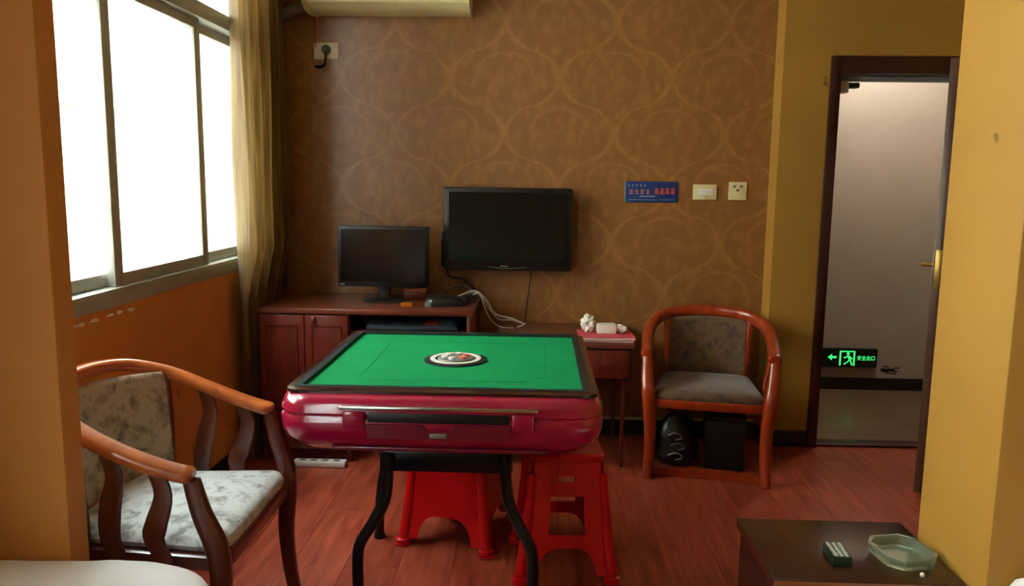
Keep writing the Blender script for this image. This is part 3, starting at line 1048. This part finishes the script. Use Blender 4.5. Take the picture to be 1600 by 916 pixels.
rnd = random.Random(3)
m = MB()
for z, x0 in ((0.165, -0.03), (0.115, -0.015), (0.065, -0.025)):
    c = cr([(x0 - 0.03, -0.098, z), (x0, -0.104, z + 0.014), (x0 + 0.03, -0.101, z + 0.004), (x0 + 0.035, -0.100, z - 0.014), (x0 + 0.005, -0.104, z - 0.02)], 4)
    m.tube(c, 0.0042, 6)
m.build('printed_mark', M['greyp'], bag, 60)

bx = thing('storage_box', 'black box beside the plastic bag under the reddish armchair', 'box', (0.925, 3.80, 0), math.radians(-9.8))
MB().b2(-0.09, 0.10, -0.11, 0.14, 0.001, 0.24, 0.008).build('body', M['black'], bx)
MB().b2(-0.094, 0.104, -0.114, 0.144, 0.2405, 0.265, 0.006).build('lid', M['black'], bx)

# ================================================================== COMPUTER DESK (left of back wall)
X0, X1, YF, YK, TZ = -1.325, -0.312, 3.685, BY - 0.02, 0.76
dk = thing('computer_desk', 'cherry wood desk with cupboard doors and open keyboard bay below the monitor', 'desk', ((X0 + X1) / 2, (YF + YK) / 2, 0))
ox, oy = (X0 + X1) / 2, (YF + YK) / 2


def dbox(x0, x1, y0, y1, z0, z1, bev=0.0):
    return MB().b2(x0 - ox, x1 - ox, y0 - oy, y1 - oy, z0, z1, bev)


XM = -0.895
dbox(X0 - 0.01, X1 + 0.012, YF - 0.018, YK, TZ - 0.026, TZ, 0.004).build('desk_top', M['cherrytop'], dk)
m = MB()
m.b2(X0 - ox, X0 + 0.018 - ox, YF - oy, YK - oy, 0.0, TZ - 0.027)
m.b2(XM - 0.018 - ox, XM - ox, YF - oy, YK - oy, 0.0, TZ - 0.027)
m.b2(X0 + 0.018 - ox, XM - 0.018 - ox, YF + 0.03 - oy, YK - oy, 0.06, 0.078)
m.b2(X0 + 0.018 - ox, XM - 0.018 - ox, YF + 0.03 - oy, YF + 0.045 - oy, 0.0, 0.06)
m.build('carcass', M['cherry'], dk, 0)
dbox(X1 - 0.02, X1, YF, YK, 0.0, TZ - 0.027, 0.002).build('side_panel', M['cherry'], dk)
dbox(X0 + 0.019, X1 - 0.021, YK - 0.014, YK - 0.001, 0.079, TZ - 0.028).build('back_panel', M['darkin'], dk, 0)
for a, c, hx in ((X0 + 0.003, -1.108, None), (-1.104, XM - 0.003, -1.06)):
    d = dbox(a, c, YF - 0.019, YF - 0.001, 0.07, TZ - 0.032, 0.003).build('cupboard_door', M['cherry'], dk)
    m = MB()
    for x0, x1, z0, z1 in ((a + 0.03, a + 0.036, 0.12, 0.68), (c - 0.036, c - 0.03, 0.12, 0.68), (a + 0.036, c - 0.036, 0.674, 0.68), (a + 0.036, c - 0.036, 0.12, 0.126)):
        m.b2(x0 - ox, x1 - ox, YF - 0.023 - oy, YF - 0.0192 - oy, z0, z1)
    m.build('moulding', M['cherry'], d, 0)
    hxx = hx if hx else a + 0.04
    m = MB()
    if hx:
        m.b2(hxx - 0.007 - ox, hxx + 0.007 - ox, YF - 0.042 - oy, YF - 0.0235 - oy, 0.69, 0.722, 0.004)
        m.build('door_pull', M['chrome'], d)
dbox(XM + 0.001, X1 - 0.021, YF + 0.02, YK - 0.06, 0.632, 0.650, 0.002).build('keyboard_tray', M['cherry'], dk)
dbox(XM + 0.001, X1 - 0.021, YK - 0.10, YK - 0.0615, 0.651, 0.69, 0.002).build('cross_rail', M['darkin'], dk)

# keyboard on the tray
kb = thing('keyboard', 'slate keyboard with a few red keys on the tray under the desk top', 'keyboard', (-0.60, 3.79, 0.6555))
MB().box((0, 0, 0.017), (0.44, 0.15, 0.022), 0.006, Matrix.Rotation(0.10, 3, 'X')).build('case', M['slate'], kb)
m, mr, ml = MB(), MB(), MB()
R10 = Matrix.Rotation(0.10, 3, 'X')
for r in range(5):
    for c in range(20):
        p = R10 @ Vector((-0.20 + c * 0.021, -0.055 + r * 0.024, 0.0135)) + Vector((0, 0, 0.017))
        tgt = mr if (c in (13, 14, 15) and r < 4) else (ml if c in (16, 17, 18) and r in (1, 3) else m)
        tgt.box(p, (0.0165, 0.018, 0.005), 0.001, R10, 1)
tag(m.build('keys', M['slate'], kb, 30), kind='stuff')
tag(mr.build('red_keys', M['print_red'], kb, 30), 'red keys', kind='stuff')
tag(ml.build('pale_keys', M['print_blue'], kb, 30), 'pale keys', kind='stuff')
sp = thing('speaker', 'small black speaker at the left end of the keyboard bay', 'speaker', (-0.845, 3.85, 0.6505))
MB().b2(-0.035, 0.035, -0.05, 0.05, 0.0005, 0.076, 0.008).build('cabinet', M['black'], sp)
MB().lathe([(0.026, -0.0545), (0.022, -0.0505), (0.004, -0.0505)], (0, 0, 0), 18).build('cone', M['blackm'], sp, 35, (0, 0, 0.055), (-PI / 2 + PI, 0, 0)).location = (0, 0.0, 0.04)

# monitor
mo = thing('monitor', 'black computer monitor on the cherry desk, screen off', 'monitor', (-0.785, 3.955, TZ))
cz = 0.986 - TZ
MB().box((0.006, 0.0, cz), (0.462, 0.03, 0.308), 0.006).build('bezel', M['black'], mo)
MB().box((0.006, 0.026, cz), (0.36, 0.03, 0.22), 0.012).build('rear_shell', M['black'], mo)
MB().box((0.006, -0.0158, cz + 0.006), (0.424, 0.002, 0.262), 0.0).build('screen', M['screen'], mo, 0)
MB().box((-0.196, -0.0155, cz + 0.145), (0.045, 0.002, 0.006)).build('maker_mark', M['greyp'], mo, 0)
MB().box((-0.203, -0.0155, cz - 0.141), (0.024, 0.002, 0.010)).build('sticker', M['greyp'], mo, 0)
MB().prism(rrect(0.028, 0.012, 0.008, 3, 0.006, 0.02), 'z', 0.012, cz - 0.15).build('neck', M['black'], mo)
m = MB()
m.loft([[(x * k + 0.006, y * k - 0.01, z) for x, y in rrect(0.105, 0.075, 0.07, 8)] for k, z in ((1, 0.0005), (1.0, 0.006), (0.9, 0.012), (0.3, 0.016))])
m.build('base', M['black'], mo)

ob = thing('wooden_box', 'little orange-topped box on the desk behind the monitor corner', 'box', (-0.632, 4.045, TZ))
MB().b2(-0.055, 0.055, -0.03, 0.03, 0.0005, 0.037, 0.003).build('body', M['cherry'], ob)
MB().b2(-0.058, 0.058, -0.033, 0.033, 0.0375, 0.054, 0.003).build('lid', M['orangew'], ob)

m = MB()
m.box((0, 0, 0.011), (0.055, 0.035, 0.020), 0.004)
for v in m.bm.verts:
    v.co += Vector((noise.noise(v.co * 60), noise.noise(v.co * 60 + Vector((5, 0, 0))), 0)) * 0.006
o = m.build('snack_packet', M['gold'], None, 40, (-0.632, 3.775, TZ), (0, 0, 0.2))
tag(o, 'crumpled orange foil packet on the front edge of the desk', 'packet')

ph = thing('set_top_box', 'low black rounded device with a white dot right of the monitor', 'device', (-0.455, 3.86, TZ), 0.12)
m = MB()
rings = []
for i in range(13):
    u = -1 + 2 * i / 12
    hgt = 0.052 * (1 - 0.5 * max(0, u) ** 1.5) * (1 - 0.45 * abs(u) ** 6)
    wd = 0.075 * (1 - 0.25 * abs(u) ** 4)
    rings.append([(u * 0.1, wd * math.copysign(abs(math.cos(a)) ** 0.7, math.cos(a)), 0.0005 + hgt * max(0, math.sin(a)) ** 0.7) for a in [PI * k / 12 for k in range(13)]])
m.loft(rings).build('body', M['black'], ph, 50)
MB().sphere((-0.07, -0.069, 0.027), 0.007, 2).build('white_dot', M['whitep'], ph)

ad = thing('power_adapter', 'black power adapter at the right end of the desk', 'adapter', (-0.342, 3.99, TZ), 0.3)
MB().b2(-0.022, 0.022, -0.045, 0.045, 0.0005, 0.03, 0.005).build('body', M['black'], ad)
MB().tube(cr([(0, -0.046, 0.015), (0.005, -0.07, 0.012), (-0.02, -0.085, 0.008)], 4), 0.004, 6).build('cord', M['cableb'], ad)

# ================================================================== LOW SIDE TABLE
sd = thing('side_table', 'low dark red table with a drawer between mahjong table and reddish armchair', 'table', (0.10, 3.93, 0))
MB().b2(-0.30, 0.362, -0.275, 0.27, 0.595, 0.618, 0.004).build('table_top', M['cherrytop'], sd)
MB().b2(-0.285, 0.348, -0.25, -0.232, 0.44, 0.594, 0.0).build('apron', M['darkin'], sd, 0)
d = MB().b2(0.085, 0.342, -0.266, -0.2505, 0.45, 0.585, 0.003).build('drawer', M['cherry'], sd)
MB().b2(0.195, 0.235, -0.279, -0.2665, 0.512, 0.522, 0.003).build('drawer_pull', M['cherry'], d)
MB().b2(-0.28, 0.078, -0.266, -0.2505, 0.45, 0.585, 0.003).build('drawer', M['cherry'], sd)
for x in (-0.285, 0.075):
    for y in (-0.231, 0.22):
        MB().b2(x, x + 0.035, y, y + 0.035, 0.0, 0.594, 0.002).build('leg', M['cherry'], sd)
MB().b2(-0.285, -0.267, -0.19, 0.22, 0.46, 0.594).build('side_apron', M['cherry'], sd, 0)
MB().b2(0.33, 0.348, -0.2315, 0.26, 0.44, 0.594).build('side_apron', M['cherry'], sd, 0)
for y in (-0.231, 0.22):
    MB().b2(0.312, 0.3295, y, y + 0.035, 0.0, 0.594, 0.002).build('leg', M['cherry'], sd)

zt = 0.6185
bk = [('red', 0.255, 0.20, 0.012, -0.01, 'redcard', 'red booklet at the bottom of the pile on the low table'),
      ('pink', 0.26, 0.215, 0.014, 0.04, 'pink', 'pink booklet on the pile of the low table, under the tissues')]
for nm, w, dd, h, rz, mm, lab in bk:
    b1 = thing('booklet', lab, 'booklet', (0.335, 3.785, zt), rz, 'booklets piled on the low table')
    MB().b2(-w / 2, w / 2, -dd / 2, dd / 2, 0.0003, 0.002).b2(-w / 2, w / 2, -dd / 2, dd / 2, h - 0.002, h - 0.0003).b2(-w / 2, -w / 2 + 0.002, -dd / 2, dd / 2, 0.002, h - 0.002).build('cover', M[mm], b1, 0)
    MB().b2(-w / 2 + 0.003, w / 2 - 0.003, -dd / 2 + 0.003, dd / 2 - 0.003, 0.0021, h - 0.0021).build('pages', M['paperw'], b1, 0)
    zt += h
tb = thing('tissue_pack', 'white tissue pack on top of the pink booklet', 'tissues', (0.335, 3.80, zt), 0.05)
MB().b2(-0.045, 0.048, -0.035, 0.035, 0.0005, 0.045, 0.005).build('pack', M['paperw'], tb)
for i, (px, pz, r, lab) in enumerate(((-0.085, 0.045, 0.032, 'crumpled white tissue standing up left of the tissue pack'), (0.078, 0.016, 0.03, 'crumpled white tissue lying right of the tissue pack'))):
    m = MB()
    m.sphere((0, 0, 0), r, 4, (1.0, 0.9, 1.35 if i == 0 else 0.5))
    for v in m.bm.verts:
        n1 = noise.noise(v.co * 60) + 0.6 * noise.noise(v.co * 130)
        v.co += v.co.normalized() * n1 * 0.014
    zmin = min(v.co.z for v in m.bm.verts)
    for v in m.bm.verts:
        v.co.z -= zmin
    o = m.build('crumpled_tissue', M['paperw'], None, 20, (0.335 + px, 3.80, zt + 0.0005))
    tag(o, lab, 'tissue', 'crumpled tissues on the low table')

# cables
def cable(name, pts, r, mat, lab):
    o = MB().tube(cr(pts, 6), r, 7).build(name, mat, None, 60)
    return tag(o, lab, 'cable')


yb = BY - 0.02
cable('television_cable', [(-0.034, yb - 0.004, 0.95), (-0.036, yb - 0.002, 0.87), (-0.05, yb - 0.002, 0.75), (-0.064, yb - 0.003, 0.625)], 0.0035, M['cableb'], 'thin black cable hanging straight down from the television')
cable('black_cable', [(-0.49, yb - 0.005, 0.93), (-0.47, yb - 0.01, 0.862), (-0.40, yb - 0.02, 0.85), (-0.34, yb - 0.03, 0.80), (-0.335, yb - 0.02, 0.775)], 0.006, M['cableb'], 'black cable curving from the television corner to the desk')
cable('pale_cable', [(-0.40, 4.08, 0.775), (-0.33, 4.09, 0.80), (-0.27, 4.10, 0.755), (-0.22, 4.09, 0.68), (-0.13, 4.06, 0.66), (-0.07, 4.05, 0.634), (-0.10, 4.02, 0.624)], 0.0045, M['cablew'], 'pale cable looping highest from desk to low table')
cable('pale_cable', [(-0.42, 4.12, 0.767), (-0.32, 4.13, 0.785), (-0.255, 4.13, 0.70), (-0.20, 4.12, 0.645), (-0.14, 4.11, 0.645), (-0.06, 4.10, 0.625)], 0.0045, M['cablew'], 'pale cable looping lowest from desk to low table')
cable('pale_cable', [(-0.355, 4.06, 0.770), (-0.30, 4.06, 0.792), (-0.275, 4.04, 0.73), (-0.24, 4.03, 0.66), (-0.19, 4.00, 0.628), (-0.12, 3.99, 0.624)], 0.0035, M['cablew'], 'thin pale cable nearest the desk side')
cable('grey_cable', [(-0.52, 4.15, 0.766), (-0.45, 4.16, 0.81), (-0.38, 4.15, 0.815), (-0.34, 4.14, 0.775)], 0.005, M['greyp'], 'grey cable arching behind the black device on the desk')

# power strip on the floor
ps = thing('power_strip', 'white power strip lying on the floor by the desk', 'power strip', (-1.03, 3.62, 0))
MB().b2(-0.125, 0.125, -0.025, 0.025, 0.0005, 0.03, 0.006).build('body', M['whitep'], ps)
for k in range(4):
    MB().b2(-0.10 + k * 0.055, -0.07 + k * 0.055, -0.012, 0.012, 0.0302, 0.0312).build('socket', M['greyp'], ps, 0)

# ================================================================== TELEVISION
tv = thing('television', 'black flat television mounted on the wallpaper wall', 'television', (-0.16, BY, 1.122))
MB().b2(-0.335, 0.335, -0.105, -0.055, -0.215, 0.215, 0.01).build('bezel', M['black'], tv)
MB().b2(-0.28, 0.28, -0.0545, -0.025, -0.16, 0.14, 0.015).build('rear_shell', M['black'], tv)
MB().b2(-0.305, 0.305, -0.1075, -0.1052, -0.165, 0.19).build('screen', M['screen'], tv, 0)
MB().b2(-0.08, 0.08, -0.024, -0.001, -0.10, 0.10, 0.002).build('wall_bracket', M['blackm'], tv)
MB().b2(-0.036, 0.004, -0.1065, -0.1052, -0.196, -0.190).build('maker_mark', M['chrome'], tv, 0)
m = MB()
m.tube([(-0.10 + 0.02 * k, -0.106, -0.205 + 0.01 * ((k - 5) / 5) ** 2) for k in range(11)], 0.0016, 6)
m.build('trim_line', M['greyp'], tv)
MB().b2(-0.349, -0.3355, -0.09, -0.06, -0.20, -0.02, 0.004).build('side_speaker', M['black'], tv)

# ================================================================== WALL FITTINGS
ws = thing('wall_socket', 'white wall socket plate high at the left holding a plug', 'socket', (-1.119, BY, 2.03))
MB().b2(-0.064, 0.064, -0.010, -0.0005, -0.042, 0.042, 0.003).build('plate', M['whitep'], ws)
pg = thing('power_plug', 'teal-grey round plug with short dark cord in the high socket', 'plug', (-1.117, BY - 0.0105, 2.035))
MB().lathe([(0.024, 0.0), (0.024, 0.012), (0.018, 0.032), (0.006, 0.036)], (0, 0, 0), 20).build('plug_body', M['teal'], pg, 35, (0, 0, 0), (PI / 2, 0, 0))
MB().tube(cr([(0.004, -0.03, -0.012), (0.004, -0.034, -0.045), (-0.004, -0.026, -0.078), (-0.03, -0.008, -0.088), (-0.06, 0.002, -0.085)], 5), 0.0065, 8).build('cord', M['cableb'], pg)

sg = thing('wall_sign', 'blue notice board with red lettering right of the television', 'sign', (0.590, BY, 1.323))
MB().b2(-0.14, 0.14, -0.008, -0.0005, -0.055, 0.055, 0.002).build('board', M['blue'], sg)
MB().b2(-0.14, -0.134, -0.0095, -0.0082, -0.055, 0.055).build('edge_strip', M['print_blue'], sg, 0)
rnd = random.Random(11)
m = MB()
for k in range(4):
    glyph(m, -0.105 + k * 0.029, 0.0, 0.024, 0.028, -0.0094, -0.0082, rnd)
m.build('salmon_characters', M['print_pink'], sg, 0)
m = MB()
for k in range(4):
    glyph(m, 0.028 + k * 0.028, 0.004, 0.024, 0.032, -0.0094, -0.0082, rnd, 'y', 4)
m.build('red_characters', M['print_red'], sg, 0)
m = MB()
for k in range(5):
    glyph(m, -0.118 + k * 0.021, 0.034, 0.013, 0.015, -0.0094, -0.0082, rnd)
m.build('small_characters', M['print_blue'], sg, 0)
m = MB()
m.b2(-0.06, 0.02, -0.0092, -0.0082, -0.026, -0.020)
for k in range(8):
    glyph(m, 0.05 + k * 0.010, -0.040, 0.007, 0.009, -0.0094, -0.0082, rnd)
m.b2(-0.12, 0.03, -0.0092, -0.0082, -0.043, -0.040)
m.build('small_print', M['print_blue'], sg, 0)

sw = thing('light_switch', 'wide ivory switch plate between the blue sign and the square plate', 'switch', (0.870, BY, 1.325))
MB().b2(-0.062, 0.062, -0.009, -0.0005, -0.040, 0.040, 0.003).build('plate', M['ivory'], sw)
MB().b2(-0.04, 0.04, -0.013, -0.0092, -0.018, 0.018, 0.002).build('rocker', M['whitep'], sw)
s2 = thing('wall_socket', 'square ivory socket plate by the yellow corner', 'socket', (1.040, BY, 1.333))
MB().b2(-0.047, 0.047, -0.009, -0.0005, -0.047, 0.047, 0.003).build('plate', M['ivory'], s2)
m = MB()
for x, z, a in ((-0.018, 0.024, 0.0), (0.018, 0.024, 0.0), (0.0, 0.004, 0.0)):
    m.b2(x - 0.007, x + 0.007, -0.0105, -0.0092, z - 0.006, z + 0.006)
m.build('socket_holes', M['greyp'], s2, 0)

# ================================================================== AIR CONDITIONER
ac = thing('air_conditioner', 'cream split air conditioner high on the wallpaper wall', 'air conditioner', (-0.771, BY - 0.001, 2.205))
prof = [(0.0, 0.0), (-0.10, -0.002), (-0.15, 0.008), (-0.196, 0.030), (-0.204, 0.05), (-0.150, 0.068), (-0.145, 0.085), (-0.200, 0.105), (-0.208, 0.15), (-0.200, 0.26), (-0.17, 0.28), (0.0, 0.285)]
MB().prism(prof, 'x', -0.385, 0.385).build('housing', M['ivory'], ac, 30)
full = [(0.0, -0.004), (-0.10, -0.006), (-0.155, 0.002), (-0.202, 0.026), (-0.213, 0.06), (-0.214, 0.15), (-0.206, 0.264), (-0.172, 0.286), (0.0, 0.29)]
MB().prism(full, 'x', -0.414, -0.3855).build('end_cap', M['ivory'], ac, 30)
MB().prism(full, 'x', 0.3855, 0.414).build('end_cap', M['ivory'], ac, 30)
MB().prism([(-0.196, 0.0505), (-0.152, 0.0695), (-0.152, 0.084), (-0.196, 0.100)], 'x', -0.384, 0.384).build('air_outlet', M['black'], ac, 0)
MB().prism([(-0.205, 0.072), (-0.198, 0.070), (-0.198, 0.098), (-0.205, 0.100)], 'x', -0.37, 0.37).build('louver', M['darkin'], ac, 0)
MB().tube(cr([(-0.4145, -0.085, 0.03), (-0.47, -0.085, 0.02), (-0.54, -0.08, -0.005), (-0.585, -0.07, -0.03), (-0.60, -0.062, -0.08)], 6), 0.028, 12).build('refrigerant_pipe', M['pipew'], ac, 60)
MB().tube([(-0.405, -0.012, -0.005), (-0.405, -0.010, -0.09), (-0.40, -0.006, -0.16)], 0.0035, 6).build('power_cord', M['redcard'], ac, 60)

MB().tube([(-0.60, -0.062, -0.075), (-0.60, -0.062, -0.8), (-0.60, -0.062, -1.40)], 0.034, 16).build('conduit', M['pipeb'], ac, 60)

# ================================================================== CURTAIN
cu = thing('curtain', 'gold-brown satin curtain gathered at the window end', 'curtain', (XW, 3.85, 0))
NS, NZ = 120, 40
m = MB()
bm = m.bm
grid = []
for j in range(NZ + 1):
    tz = j / NZ
    z = 0.03 + 2.54 * tz
    row = []
    for i in range(NS + 1):
        s = i / NS
        yw = 0.06 + 0.02 * math.sin(tz * 3)
        span0 = -0.285 + 0.035 * (1 - tz)
        span1 = 0.27 if z > 0.82 else 0.27 - 0.10 * (1 - z / 0.82)
        y = span0 + (span1 - span0) * s
        ph = 2 * PI * 4.5 * s + 0.5 * math.sin(3 * tz + s * 4)
        amp = (0.026 if z < 0.8 else 0.026 + 0.036 * min(1, (z - 0.8) / 0.25)) + 0.006 * math.sin(s * 9 + tz * 2)
        x = 0.064 + (0.02 * min(1, max(0, (z - 0.8) / 0.25))) + amp * math.sin(ph) + 0.004 * math.sin(tz * 14 + s * 20)
        y += 0.014 * math.cos(ph * 1.0 + 0.6)
        row.append(bm.verts.new((x, y, z)))
    grid.append(row)
for j in range(NZ):
    for i in range(NS):
        bm.faces.new((grid[j][i], grid[j][i + 1], grid[j + 1][i + 1], grid[j + 1][i]))
bmesh.ops.solidify(bm, geom=list(bm.faces), thickness=0.002)
m.build('cloth', M['curtain'], cu, 80)
cr_ = thing('curtain_rod', 'metal curtain rod above the window', 'rod', (XW, 3.0, 2.585))
MB().tube([(0.06, -1.2, 0), (0.06, 1.15, 0)], 0.012, 10).build('rod', M['alu'], cr_)
for y in (-1.15, 1.1):
    MB().b2(0.0005, 0.047, y - 0.01, y + 0.01, -0.012, 0.012, 0.002).build('bracket', M['alu'], cr_)


# ================================================================== BEDS
def bed(label, x0, x1, y0, y1, top, seed, rc):
    cx, cy = (x0 + x1) / 2, (y0 + y1) / 2
    t = thing('bed', label, 'bed', (cx, cy, 0))
    hx, hy = (x1 - x0) / 2, (y1 - y0) / 2
    MB().b2(-hx + 0.03, hx - 0.03, -hy + 0.03, hy - 0.03, 0.0005, 0.25, 0.01).build('base', M['cside'], t)
    m = MB()
    rings = []
    for k, (ins, z) in enumerate(((0.012, 0.2505), (0.004, 0.30), (0.0, 0.40), (0.004, top - 0.05), (0.018, top - 0.022), (0.045, top - 0.006), (0.09, top), (0.15, top + 0.003),
                                  (0.22, top + 0.004), (0.3, top + 0.004), (0.38, top + 0.005), (min(hx, hy) - 0.03, top + 0.005))):
        ring = []
        pr = rrect(hx - ins, hy - ins, max(0.004, rc - ins * 0.8), 10)
        # even out the long sides
        pts = []
        for a, b in zip(pr, pr[1:] + pr[:1]):
            d = math.hypot(b[0] - a[0], b[1] - a[1])
            pts.append(a)
            if (pr.index(a) % 11) == 10:
                for q in range(1, 24):
                    pts.append((a[0] + (b[0] - a[0]) * q / 24, a[1] + (b[1] - a[1]) * q / 24))
        for x, y in pts:
            nz = noise.noise(Vector((x * 5 + seed, y * 9, z * 4)))
            nz2 = noise.noise(Vector((x * 14 + seed, y * 16, z * 10)))
            amp = 0.010 if z > 0.45 else 0.004
            ring.append((x, y, z + (nz * 0.8 + nz2 * 0.4) * amp))
        rings.append(ring)
    m.loft(rings).build('sheet', M['sheet'], t, 70)
    return t


bed('bed with white sheet at the lower left below the wall stub', -1.425, -0.645, -0.35, 1.66, 0.532, 1.0, 0.2)
bed('bed with white sheet at the lower right below the yellow pillar', 1.03, 2.0, -0.35, 1.702, 0.535, 9.0, 0.06)

# ================================================================== COFFEE TABLE
ct = thing('coffee_table', 'low dark glossy table beside the yellow pillar', 'table', (0.79, 1.82, 0))
MB().b2(-0.225, 0.222, -0.058, 0.29, 0.425, 0.45, 0.003).build('table_top', M['ctop'], ct)
MB().b2(-0.225, 0.222, -0.19, -0.0585, 0.425, 0.45, 0.003).build('front_border', M['cedge'], ct)
MB().b2(-0.215, -0.195, -0.18, 0.28, 0.0, 0.424, 0.002).build('side_panel', M['cside'], ct)
MB().b2(0.195, 0.215, -0.18, 0.28, 0.0, 0.424, 0.002).build('side_panel', M['cside'], ct)
MB().b2(-0.1945, 0.1945, 0.255, 0.272, 0.06, 0.424).build('back_panel', M['cside'], ct, 0)
MB().b2(-0.1945, 0.1945, -0.17, 0.25, 0.14, 0.158).build('shelf', M['cside'], ct, 0)

# ashtray: eight-sided pressed glass
ash = thing('ashtray', 'eight-sided clear glass ashtray on the low dark table', 'ashtray', (0.920, 1.895, 0.4505), math.radians(10))


def octo(rx, ry, z, c=0.58):
    return [(x, y, z) for x, y in ((rx, -ry * c), (rx, ry * c), (rx * c, ry), (-rx * c, ry), (-rx, ry * c), (-rx, -ry * c), (-rx * c, -ry), (rx * c, -ry))]


m = MB()
m.loft([octo(0.060, 0.066, 0.0), octo(0.066, 0.074, 0.022), octo(0.066, 0.074, 0.027), octo(0.058, 0.066, 0.027), octo(0.048, 0.055, 0.008)])
m.build('bowl', M['ashglass'], ash, 15)
mb_ = thing('matchbox', 'small dark green box with white characters left of the ashtray', 'box', (0.757, 1.885, 0.4505), math.radians(-4))
MB().b2(-0.023, 0.023, -0.048, 0.042, 0.0003, 0.022, 0.002).build('box', M['dgreen'], mb_)
m = MB()
rnd = random.Random(5)
for c in range(3):
    for r in range(3):
        glyph(m, -0.0135 + c * 0.0135, -0.026 + r * 0.026, 0.0125, 0.025, 0.0221, 0.0226, rnd, 'z', 4)
m.build('white_characters', M['print_white'], mb_, 0)
o = MB().sphere((0, 0, 0.006), 0.0058, 2).build('white_bead', M['whitep'], None, 60, (0.925, 1.797, 0.4503))
tag(o, 'tiny white bead in front of the ashtray', 'bead')
